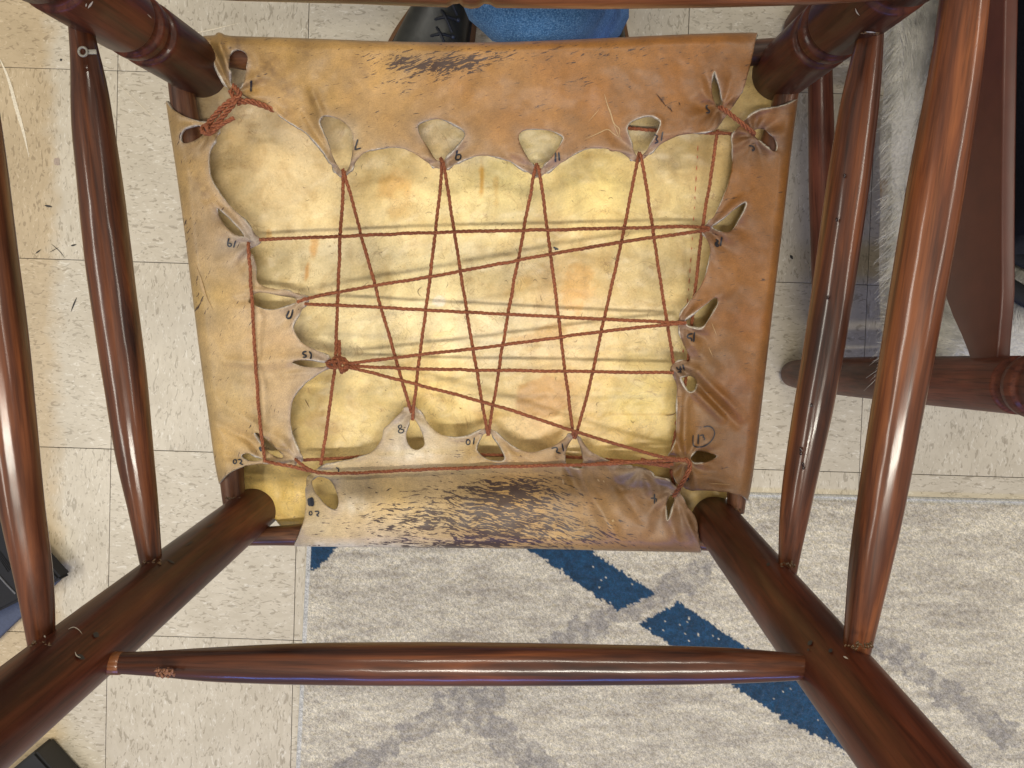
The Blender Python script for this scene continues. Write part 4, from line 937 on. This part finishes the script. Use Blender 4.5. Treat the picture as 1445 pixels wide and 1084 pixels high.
# front left corner: doubled lacing, knot and loose tail
strand([[(330,122,.0),(337,128,.006),(338,138,.005),(322,143,.006),(303,163,.006),(290,180,.005)],
        [(326,128,.001),(332,140,.007),(328,150,.006),(312,168,.006),(296,184,.006)],
        [(334,146,.003),(350,142,.001),(372,149,-.002),(387,156,-.006)]], off=.0012, r=.00105, label='doubled lacing at the front corner beside the knot')
def loop(cx, cy, rx, ry, h, a=0, tilt=.003, n=15, end=1.0):
    return [(cx + rx * cos(t) * cos(a) - ry * sin(t) * sin(a), cy + rx * cos(t) * sin(a) + ry * sin(t) * cos(a), h + tilt * sin(t * 1.0 + .6)) for t in np.linspace(0, 2 * pi * end, n)]
strand([loop(291, 183, 7, 4.5, .004, .4), loop(296, 180, 6, 4, .007, 1.7), [(284,186,.003),(292,190,.006),(302,186,.007),(306,181,.006),(314,175,.006),(323,170,.006),(330,166,.005)]], off=.0008, r=.0009, label='twine knot with a short frayed tail')
strand([loop(470, 514, 8, 4.5, .002, .1), loop(480, 512, 11, 7, .004, .35), loop(484, 516, 8, 5, .005, 1.3), [(476,506,.005),(480,512,.007),(479,520,.006),(483,527,.003)], [(461,512,.0),(470,510,.005),(482,511,.006),(490,515,.004)], [(478,480,hv+.001),(479,495,hv+.002),(480,508,.003)]], off=.0008, r=.0008, label='twine knot tying four strands to the side tab')
# frayed fibres
rg = np.random.default_rng(3); V = []; Fc = []
for q, T, dn in FZ:
    seg_l = np.linalg.norm(np.diff(q, axis=0), axis=1).sum(); n_ = int(seg_l * dn * 2.6)
    for _ in range(n_):
        i = rg.integers(0, len(q)); t = T[i]; d = rg.normal(size=3); d -= t * d.dot(t) * .55; d[2] *= .55; d /= np.linalg.norm(d); L = rg.uniform(.002, .0060) * (1.5 if rg.random() < .12 else 1)
        s = np.cross(d, t); s /= np.linalg.norm(s) + 1e-9; curl = rg.normal(size=3) * .5; wv = 0.000065; p = q[i] + d * .001; o0 = len(V)
        for k in range(5):
            u = k / 4; c_ = p + d * L * u + curl * L * u * u * .6 + t * L * .4 * u; V.append(c_ + s * wv * (1 - .5 * u)); V.append(c_ - s * wv * (1 - .5 * u))
        for k in range(4): Fc.append((o0 + 2 * k, o0 + 2 * k + 1, o0 + 2 * k + 3, o0 + 2 * k + 2))
fz = grid_mesh('twine_fuzz', np.array(V), np.array(Fc), FUZZ, chair); fz['kind'] = 'stuff'
# dropped hairs on the panel
lines = [([(595,405),(589,410),(591,416),(595,419)],1.0),([(938,586),(950,586),(957,578)],.9),([(430,563),(437,576)],.9)]
for _ in range(70):
    a = rg.uniform(330, 950); b = rg.uniform(230, 630); th = rg.uniform(0, 2 * pi); l = rg.uniform(4, 12); cv = rg.uniform(-5, 5)
    lines.append(([(a, b), (a + l * cos(th) * .5 - cv * sin(th), b + l * sin(th) * .5 + cv * cos(th)), (a + l * cos(th), b + l * sin(th))], .55))
o = ribbon('loose_fibre', lines, on_panel(.0012), plain('brown_hair', (.13, .06, .03), .7), panel, taper=True); o['kind'] = 'stuff'
# pale thread across the label slit

# ================================================================== second chair (upright, its back to us)
ch2 = empty('hide_seat_chair', (0, 0, 0)); ch2.location = (0.60, 0.24, 0)
tag(ch2, 'upright red-brown chair at the right edge with grey fur seat', 'chair', 'hide seat chairs')
def loc2(v): return Vector(v) - Vector((0.60, 0.24, 0))
def Lz(name, a, b, prof, mat=W_SECOND, seed=0, **k): return lathe(name, loc2(a), loc2(b), prof, mat, ch2, seed=seed, **k)
XB = 0.452; Y1 = -0.016; Y2 = 0.535
r = .0268
pp = [(0, r * .35), (.004, r * .6), (.014, r * .78), (.05, r * .88), (.12, r * .96), (.3, r), (.545, r), (.553, r), (.556, r * .9), (.561, r * .86), (.566, r * .92), (.569, r * 1.04), (.575, r * 1.08), (.581, r * 1.04), (.585, r * .9), (.60, r * .96), (.8, r * .85), (.9, r * .7), (.95, r * .4)]
for yy in (Y1, Y2): Lz('leg', (XB, yy, 0), (XB + .012, yy + (-.006 if yy < 0 else .0), 1.0), pp, seg=40, seed=yy)
for yy in (Y1, Y2 - .02): Lz('leg', (0.86, yy, 0), (0.86, yy, .43), [(0, r * .6), (.05, r * .9), (.5, r), (.93, r), (.96, r * .8), (1, r * .3)], seg=32, seed=3)
def rg2(a, b, rm, seed, e=.62): return Lz('stretcher', a, b, [(0, rm * e), (.08, rm * e), (.2, rm * .9), (.5, rm), (.8, rm * .9), (.92, rm * e), (1, rm * e)], seed=seed, seg=24, sub=5)
rg2((XB - .004, Y1, .15), (XB - .02, Y2, .15), .0182, 31); rg2((0.86, Y1, .17), (0.86, Y2 - .02, .17), .018, 32)
for z in (.11, .24):
    rg2((XB, Y1, z), (0.86, Y1, z), .016, 33); rg2((XB, Y2, z), (0.86, Y2 - .02, z), .016, 34)
for a, b in (((XB + .014, Y1, .37), (XB + .014, Y2, .37)), ((.86, Y1, .385), (.86, Y2 - .02, .385)), ((XB, Y1, .375), (.86, Y1, .375)), ((XB, Y2, .375), (.86, Y2 - .02, .375))):
    Lz('seat_rail', a, b, [(0, .010), (.5, .013), (1, .010)], W_SECOND, sub=6, seg=20)
W_SLAT = plain('slat_varnish', (0.085, 0.023, 0.012), 0.4, .1, 45, .12)
def slat2(zb, zt, wave=.022, bow=.012):
    N = 30; V = []; Fc = []
    for i in range(N + 1):
        t = i / N; y = Y1 + .012 + (Y2 - Y1 - .024) * t; s = sin(pi * t); e = min(1, t / .16, (1 - t) / .16); e = e * e * (3 - 2 * e)
        ez = wave * s + .020 * e + .004 * (np.exp(-((t - .12) / .05) ** 2) + np.exp(-((t - .88) / .05) ** 2))
        zb_, zt_ = zb - ez * .9, zt + ez * .3; x = XB + .002 - bow * s
        for dx in (-.0065, .0065):
            for z in (zb_, (zb_ + zt_) / 2, zt_): V.append(tuple(loc2((x + dx + (.004 if z == zt_ else 0), y, z))))
    for i in range(N):
        o = i * 6; p = o + 6
        Fc += [(o, o + 1, p + 1, p), (o + 1, o + 2, p + 2, p + 1), (o + 4, o + 3, p + 3, p + 4), (o + 5, o + 4, p + 4, p + 5), (o + 2, o + 5, p + 5, p + 2), (o + 3, o, p, p + 3)]
    Fc += [(0, 3, 4, 1), (1, 4, 5, 2)]; o = N * 6; Fc += [(o, o + 1, o + 4, o + 3), (o + 1, o + 2, o + 5, o + 4)]
    ob = mesh_obj('back_slat', V, Fc, W_SLAT, ch2, smooth=True); bv = ob.modifiers.new('bevel', 'BEVEL'); bv.width = .0022; bv.segments = 3; bv.limit_method = 'ANGLE'; return ob
slat2(.500, .532, .050); slat2(.66, .70); slat2(.81, .86)
# fur seat
n = NT('hair_on_hide'); oc = n.coord('Object')
f = n.noise(oc, 9, 3, .6, .6); cfur = n.ramp(f, [(0.30, (.33, .31, .275)), (0.5, (.50, .475, .42)), (.66, (.60, .57, .52)), (.70, (.30, .19, .10)), (.76, (.28, .17, .085))])
f2 = n.noise(n.coord('Object', (1, 1, 1)), 260, 3); n.set(Base_Color=n.mix(.5, cfur, n.ramp(f2, [(.3, .6), (.7, 1.2)]), 'MULTIPLY'), Roughness=.75); n.bump(f2, .6, .003); FUR = n.m
N = 40; V = []; Fc = []
SX0, SX1, SY0, SY1 = XB - .020, .90, -.006, Y2 - .015
def seat_z(u, v):
    e = min(1, min(u, 1 - u) * 9); g = min(1, min(v, 1 - v) * 9); s = (1 - (1 - e) ** 2) * (1 - (1 - g) ** 2)
    return .372 + .030 * s - .010 * sin(pi * u) * sin(pi * v) + .006 * float(fbm(np.array(u * 5), np.array(v * 5), 600, 3))
for i in range(N + 1):
    for j in range(N + 1):
        u, v = i / N, j / N; xx = SX0 + (SX1 - SX0) * u; yy = SY0 + (SY1 - SY0) * v
        if i == 0: xx += .016 * (abs(v - .5) * 2) ** 8 * 1.0 + .006 * vn(v * 6, 0 * v, 3)
        V.append(tuple(loc2((xx, yy, seat_z(u, v)))))
for i in range(N):
    for j in range(N): a = i * (N + 1) + j; Fc.append((a, a + N + 1, a + N + 2, a + 1))
bd = [j for j in range(N + 1)] + [i * (N + 1) + N for i in range(1, N + 1)] + [N * (N + 1) + j for j in range(N - 1, -1, -1)] + [i * (N + 1) for i in range(N - 1, 0, -1)]
o0 = len(V)
for b_ in bd: v = V[b_]; V.append((v[0] * .985, v[1] * .985, v[2] - .035))
for q in range(len(bd)): Fc.append((bd[q], bd[(q + 1) % len(bd)], o0 + (q + 1) % len(bd), o0 + q))
seat2 = mesh_obj('fur_seat', V, Fc, FUR, ch2); seat2['label'] = 'grey-white hair-on hide seat with brown patches'
hv_ = []; hf = []; rg = np.random.default_rng(9)
for _ in range(26000):
    u = rg.random() ** 1.7; v = rg.random(); p = np.array(loc2((SX0 + (SX1 - SX0) * u, SY0 + (SY1 - SY0) * v, seat_z(u, v)))); A = 2.2 + 2.6 * float(fbm(np.array(u * 4), np.array(v * 4), 700, 2)) + rg.normal() * .25
    d = np.array([cos(A), sin(A), .35 + .25 * rg.random()]); L = rg.uniform(.012, .026); s = np.array([-sin(A), cos(A), 0]) * .00038; o0 = len(hv_)
    if u < .012: d = np.array([-.25 + .3 * rg.normal(), -.8 + rg.normal() * .3, -.2])
    for k in range(3):
        t = k / 2; c_ = p + d * L * t + np.array([0, 0, -.5 * L * t * t]); hv_.append(c_ + s * (1 - .8 * t)); hv_.append(c_ - s * (1 - .8 * t))
    for k in range(2): hf.append((o0 + 2 * k, o0 + 2 * k + 1, o0 + 2 * k + 3, o0 + 2 * k + 2))
fur = grid_mesh('seat_fur', np.array(hv_), np.array(hf), plain('pale_fur_hair', (.46, .435, .375), .7, 0, 40, .35), ch2); fur['kind'] = 'stuff'

# ------------------------------------------------------------------ dark cloth bag on the second chair
bag = empty('cloth_bag', (.64, .30, .40)); tag(bag, 'dark navy cloth bag slumped on the fur seat at the right edge', 'bag')
bm = bmesh.new(); bmesh.ops.create_cube(bm, size=1); bmesh.ops.subdivide_edges(bm, edges=bm.edges[:], cuts=14, use_grid_fill=True)
for v in bm.verts:
    p = v.co.copy(); s = p.length; q = p.normalized() * .5 * 1.15; p = p.lerp(q, .35); nz = float(fbm(np.array(p.x * 4 + p.z), np.array(p.y * 4), 800, 3))
    v.co = Vector((p.x * .34 + nz * .02, p.y * .38 + nz * .02, (p.z + .5) * .17 + nz * .03 * (p.z + .5)))
bm_obj('bag_body', bm, NAVY, bag)
def tube(name, pts, r, mat, parent, sides=8, flat=1.0):
    p = np.array(pts, float)
    for _ in range(2): p = np.vstack([p[:1], np.stack([p[:-1] * .75 + p[1:] * .25, p[:-1] * .25 + p[1:] * .75], 1).reshape(-1, 3), p[-1:]])
    T = np.gradient(p, axis=0); T /= np.linalg.norm(T, axis=1)[:, None]; up = np.array([.1, .05, 1.]); Nn = np.cross(T, up); Nn /= np.linalg.norm(Nn, axis=1)[:, None]; B = np.cross(T, Nn)
    th = np.arange(sides) * 2 * pi / sides; V = (p[:, None] + Nn[:, None] * np.cos(th)[None, :, None] * r + B[:, None] * np.sin(th)[None, :, None] * r * flat).reshape(-1, 3); Fc = []
    for i in range(len(p) - 1):
        for k in range(sides): Fc.append((i * sides + k, i * sides + (k + 1) % sides, (i + 1) * sides + (k + 1) % sides, (i + 1) * sides + k))
    return mesh_obj(name, V, Fc, mat, parent)
tube('shoulder_strap', [(-.18, -.13, .08), (-.17, -.17, .03), (-.12, -.21, .015), (-.02, -.26, .012), (.1, -.24, .012)], .011, BLACK, bag, flat=.35)
tube('shoulder_strap', [(-.17, -.10, .09), (-.16, -.155, .05), (-.1, -.19, .03), (0, -.22, .02), (.1, -.2, .02)], .011, BLACK, bag, flat=.35)

# ------------------------------------------------------------------ black cases at the left edge
def case(name, poly_px, z0, z1, mat, label, cat, lid=None, off=None, bev=.004, sub=None, group=None):
    pts = [P(a, b, z1) for a, b in poly_px]; bm = bmesh.new(); cx = sum((p.x for p in pts)) / len(pts); cy = sum((p.y for p in pts)) / len(pts)
    lo = [bm.verts.new((p.x - cx, p.y - cy, 0)) for p in pts]; hi = [bm.verts.new((p.x - cx, p.y - cy, z1 - z0)) for p in pts]; m = len(pts)
    bm.faces.new(lo[::-1]); bm.faces.new(hi)
    for i in range(m): bm.faces.new((lo[i], lo[(i + 1) % m], hi[(i + 1) % m], hi[i]))
    bmesh.ops.recalc_face_normals(bm, faces=bm.faces[:]); bmesh.ops.bevel(bm, geom=bm.edges[:], offset=bev, segments=2, affect='EDGES')
    root = empty(name, (cx, cy, z0)); tag(root, label, cat, group); bm_obj('case_body' if sub is None else sub, bm, mat, root, smooth=False)
    return root
r_ = case('blue_grey_slab', [(-190, 760), (-30, 700), (84, 818), (-10, 908), (-110, 960)], 0.0008, .012, BLUE_GREY, 'blue-grey folder lying under the black case on the left', 'slab', bev=.001, sub='slab_body')  # thin blue-grey slab on the floor, jutting out past the black case
bm = bmesh.new(); add_box(bm, (0, 0, .0135), (.10, .07, .002), bevel=.0005); bm_obj('slab_plate', bm, plain('grey_plate', (.16, .18, .22), .7), r_, smooth=False)
r_ = case('black_case', [(-260, 640), (-20, 700), (86, 817), (0, 862), (-150, 930)], .0135, .045, BLACK, 'black flat case with piped seam beneath the left stretchers', 'case')
c0 = Vector(r_.location)
tube('piped_seam', [tuple(P(-60, 742, .046) - c0), tuple(P(0, 815, .046) - c0), tuple(P(22, 838, .046) - c0)], .0016, plain('grey_piping', (.10, .10, .11), .5), r_)
for q in range(8):
    tube('ribbed_band', [tuple(P(-60 + q * 3, 700 + q * 3.5, .046) - c0), tuple(P(14 - q * 1.6, 806 - q * -1.2 - 8 + q, .046) - c0)] + [tuple(P(16 - q * 1.6, 809 - 8 + q * 2.2, .046) - c0)], .0008, BLACK, r_) if q < 4 else None
r_ = case('black_box', [(-60, 1150), (48, 1060), (130, 1150), (40, 1240)], 0.0, .05, plain('black_plastic', (.010, .009, .009), .45), 'black box corner on the tiles at the bottom left corner', 'box')
bm = bmesh.new(); add_box(bm, (0, 0, .052), (.03, .09, .006), bevel=.002); bm_obj('lid_handle', bm, BLACK, r_, smooth=False)

# ------------------------------------------------------------------ seated person at the far side (jeans knee and shoe in view)
person = empty('person', (P(700, -250, 0).x, P(700, -250, 0).y, 0)); tag(person, 'seated person in blue jeans and dark lace-up shoes beyond the upturned chair', 'person')
pl = Vector(person.location)
def skin(name, verts, edges, radii, mat, sub=2, root=0, parent=person, seg_flat=None):
    me = bpy.data.meshes.new(name); me.from_pydata([tuple(Vector(v) - pl) for v in verts], edges, []); o = link(bpy.data.objects.new(name, me), parent)
    sk = o.modifiers.new('skin', 'SKIN'); sk.use_smooth_shade = True; sl = me.skin_vertices[0].data
    for i, r in enumerate(radii): sl[i].radius = (r, r) if np.isscalar(r) else r; sl[i].use_root = (i == root)
    s = o.modifiers.new('sub', 'SUBSURF'); s.levels = sub; s.render_levels = sub; me.materials.append(mat); return o
n = NT('blue_denim'); oc = n.coord('Object')
m1 = n.N('ShaderNodeMapping'); m1.inputs['Scale'].default_value = (1, 1, 1); n.L(oc, m1.inputs[0])
fa = n.noise(oc, 620, 3, .7); fb = n.noise(oc, 14, 3)
n.set(Base_Color=n.mix(.6, n.ramp(fa, [(.32, (.02, .085, .26)), (.5, (.055, .20, .52)), (.68, (.22, .42, .75))]), n.ramp(fb, [(.35, .55), (.65, 1.15)]), 'MULTIPLY'), Roughness=.85); n.bump(fa, .7, .001); DENIM = n.m
SKINM = plain('skin', (.5, .28, .19), .5); SHIRT = plain('grey_shirt', (.16, .17, .19), .85, .3); HAIR = plain('brown_hair_head', (.05, .03, .02), .6)
kR = P(742, -6, .50); aR = P(832, 6, .10); hipR = Vector((.12, .98, .50)); hipL = Vector((-.10, .98, .50)); pel = Vector((.01, 1.0, .52)); kL = P(600, -190, .50); aL = P(648, -95, .11)
skin('jeans', [pel, hipR, (hipR + kR) / 2, kR + Vector((0, .05, 0)), kR, (kR * .55 + aR * .45), (kR * .25 + aR * .75), aR, hipL, (hipL + kL) / 2, kL, (kL * .5 + aL * .5), aL],
     [(0, 1), (1, 2), (2, 3), (3, 4), (4, 5), (5, 6), (6, 7), (0, 8), (8, 9), (9, 10), (10, 11), (11, 12)],
     [.13, .10, .088, .078, .074, .070, .070, .074, .10, .085, .066, .062, .068], DENIM)
tx = bpy.data.textures.new('cloth_folds', 'CLOUDS'); tx.noise_scale = .05; dm = bpy.data.objects['jeans'].modifiers.new('folds', 'DISPLACE'); dm.texture = tx; dm.strength = .016; dm.mid_level = .5
ch = Vector((.01, .98, .93)); nk = Vector((.01, .95, 1.06)); hd = Vector((.01, .90, 1.20)); hd2 = Vector((.01, .91, 1.27))
shR = Vector((.20, .98, 1.0)); shL = Vector((-.18, .98, 1.0)); elR = Vector((.28, .86, .76)); elL = Vector((-.26, .86, .76)); wrR = Vector((.17, .62 + .12, .63)); wrL = Vector((-.15, .74, .63))
skin('shirt', [pel + Vector((0, 0, .05)), (pel + ch) / 2, ch, shR, (shR + elR) / 2, shL, (shL + elL) / 2], [(0, 1), (1, 2), (2, 3), (3, 4), (2, 5), (5, 6)], [.15, .15, .15, .07, .055, .07, .055], SHIRT)
bV = [ch, nk, hd - Vector((0, .0, .03)), hd, hd2, shR, elR, wrR, shL, elL, wrL]; bE = [(0, 1), (1, 2), (2, 3), (3, 4), (0, 5), (5, 6), (6, 7), (0, 8), (8, 9), (9, 10)]; bR = [.10, .055, .068, .085, .07, .05, .038, .026, .05, .038, .026]
for wv_, sgn in ((7, 1), (10, -1)):
    wv3 = bV[wv_]; pm = wv3 + Vector((-.01 * sgn, -.06, -.02)); i0 = len(bV); bV.append(pm); bE.append((wv_, i0)); bR.append((.034, .018))
    for q, (dx, ln) in enumerate(((-.028, .060), (-.010, .075), (.010, .070), (.028, .052))):
        a_ = pm + Vector((dx, -.035, -.006)); b_ = a_ + Vector((dx * .2, -ln * .55, -.010)); c_ = b_ + Vector((0, -ln * .3, -.022)); i1 = len(bV); bV += [a_, b_, c_]; bE += [(i0, i1), (i1, i1 + 1), (i1 + 1, i1 + 2)]; bR += [.010, .009, .007]
    a_ = wv3 + Vector((-.030 * sgn, -.03, -.01)); i1 = len(bV); bV += [a_, a_ + Vector((-.022 * sgn, -.035, -.008))]; bE += [(wv_, i1), (i1, i1 + 1)]; bR += [.012, .009]
skin('body', bV, bE, bR, SKINM)
skin('hair', [hd + Vector((0, .03, .02)), hd2 + Vector((0, .02, .02)), hd + Vector((0, .05, -.05))], [(0, 1), (0, 2)], [.088, .075, .06], HAIR)
# shoes
LEATH = plain('dark_grey_green_leather', (.022, .022, .017), .42, .4, 60, .35); SOLE = plain('brown_sole', (.16, .075, .03), .7); LACE = plain('dark_lace', (.012, .014, .02), .6); EYE = plain('eyelet_metal', (.05, .06, .09), .45, 0, 100, .1, .5); WELT = plain('dark_welt', (.02, .014, .01), .5)
def shoe(heel, toe, cat_seed=0):
    d = (toe - heel); L = d.length; d.normalize(); s = Vector((-d.y, d.x, 0))
    root_loc = heel - pl
    def outline(u): # half widths inner/outer along length
        return .030 + .022 * float(sm(.0, .15, u)) + .006 * sin(pi * min(1, max(0, (u - .35) / .6))) if u < .8 else (.052 + .0) * sqrt(max(0, 1 - ((u - .8) / .2) ** 2)) + .001
    N = 30; M = 16
    def mk(name, f, mat, m=M):
        V = []; Fc = []
        for i in range(N + 1):
            u = i / N
            for j in range(m + 1):
                a, b = f(u, j / m); p = heel + d * (L * u) + s * a; V.append(tuple(Vector((p.x, p.y, b)) - pl))
        for i in range(N):
            for j in range(m): k = i * (m + 1) + j; Fc.append((k, k + 1, k + m + 2, k + m + 1))
        return mesh_obj(name, V, Fc, mat, person)
    hw = lambda u: .038 + .020 * float(sm(.3, .7, np.array(u))) if u < .78 else (.058) * sqrt(max(0, 1 - ((u - .78) / .225) ** 2)) + .002
    top = lambda u: .105 - .045 * float(sm(.25, .75, np.array(u))) - .012 * float(sm(.8, 1, np.array(u)))
    up = mk('shoe', lambda u, w_: (hw(u) * cos(pi * (1 - w_)) * .97, .022 + (top(u) - .022) * sin(pi * w_) ** .6), LEATH)
    mk('shoe_sole', lambda u, w_: (hw(u) * 1.16 * (2 * w_ - 1) if 0.08 < w_ < .92 else hw(u) * 1.18 * (1 if w_ > .5 else -1), .021 if 0.08 <= w_ <= .92 else (.0005 if w_ in (0, 1) else .019)), SOLE)
    mk('shoe_welt', lambda u, w_: ((hw(u) * 1.05) * (2 * w_ - 1), .0235), WELT)
    for q in range(5):
        u = .38 + q * .07; z = top(u) + .003; a = heel + d * (L * u) + s * .034; b = heel + d * (L * (u + .035)) + s * .002; mdd = (a + b) / 2
        tube('shoe_lace', [tuple(Vector((a.x, a.y, z - .008)) - pl), tuple(Vector((mdd.x, mdd.y, z + .003)) - pl), tuple(Vector((b.x, b.y, z - .010)) - pl)], .0022, LACE, person)
        tube('shoe_lace', [tuple(Vector((a.x, a.y, z - .008)) - pl + d * .02), tuple(Vector((mdd.x, mdd.y, z + .005)) - pl), tuple(Vector((b.x, b.y, z - .010)) - pl - d * .02)], .0022, LACE, person)
    bm = bmesh.new()
    for q in range(5):
        for sg in (1, -1):
            u = .38 + q * .07; c_ = heel + d * (L * u) + s * (.018 + .018 * sg); m = Matrix.Translation(Vector((c_.x, c_.y, top(u) - .004)) - pl); bmesh.ops.create_cone(bm, cap_ends=True, segments=12, radius1=.0032, radius2=.0026, depth=.003, matrix=m)
    bm_obj('shoe_eyelets', bm, EYE, person)['kind'] = 'stuff'
shoe(P(676, -95, 0), P(572, 176, 0)); shoe(P(850, -70, 0), P(820, 170, 0))
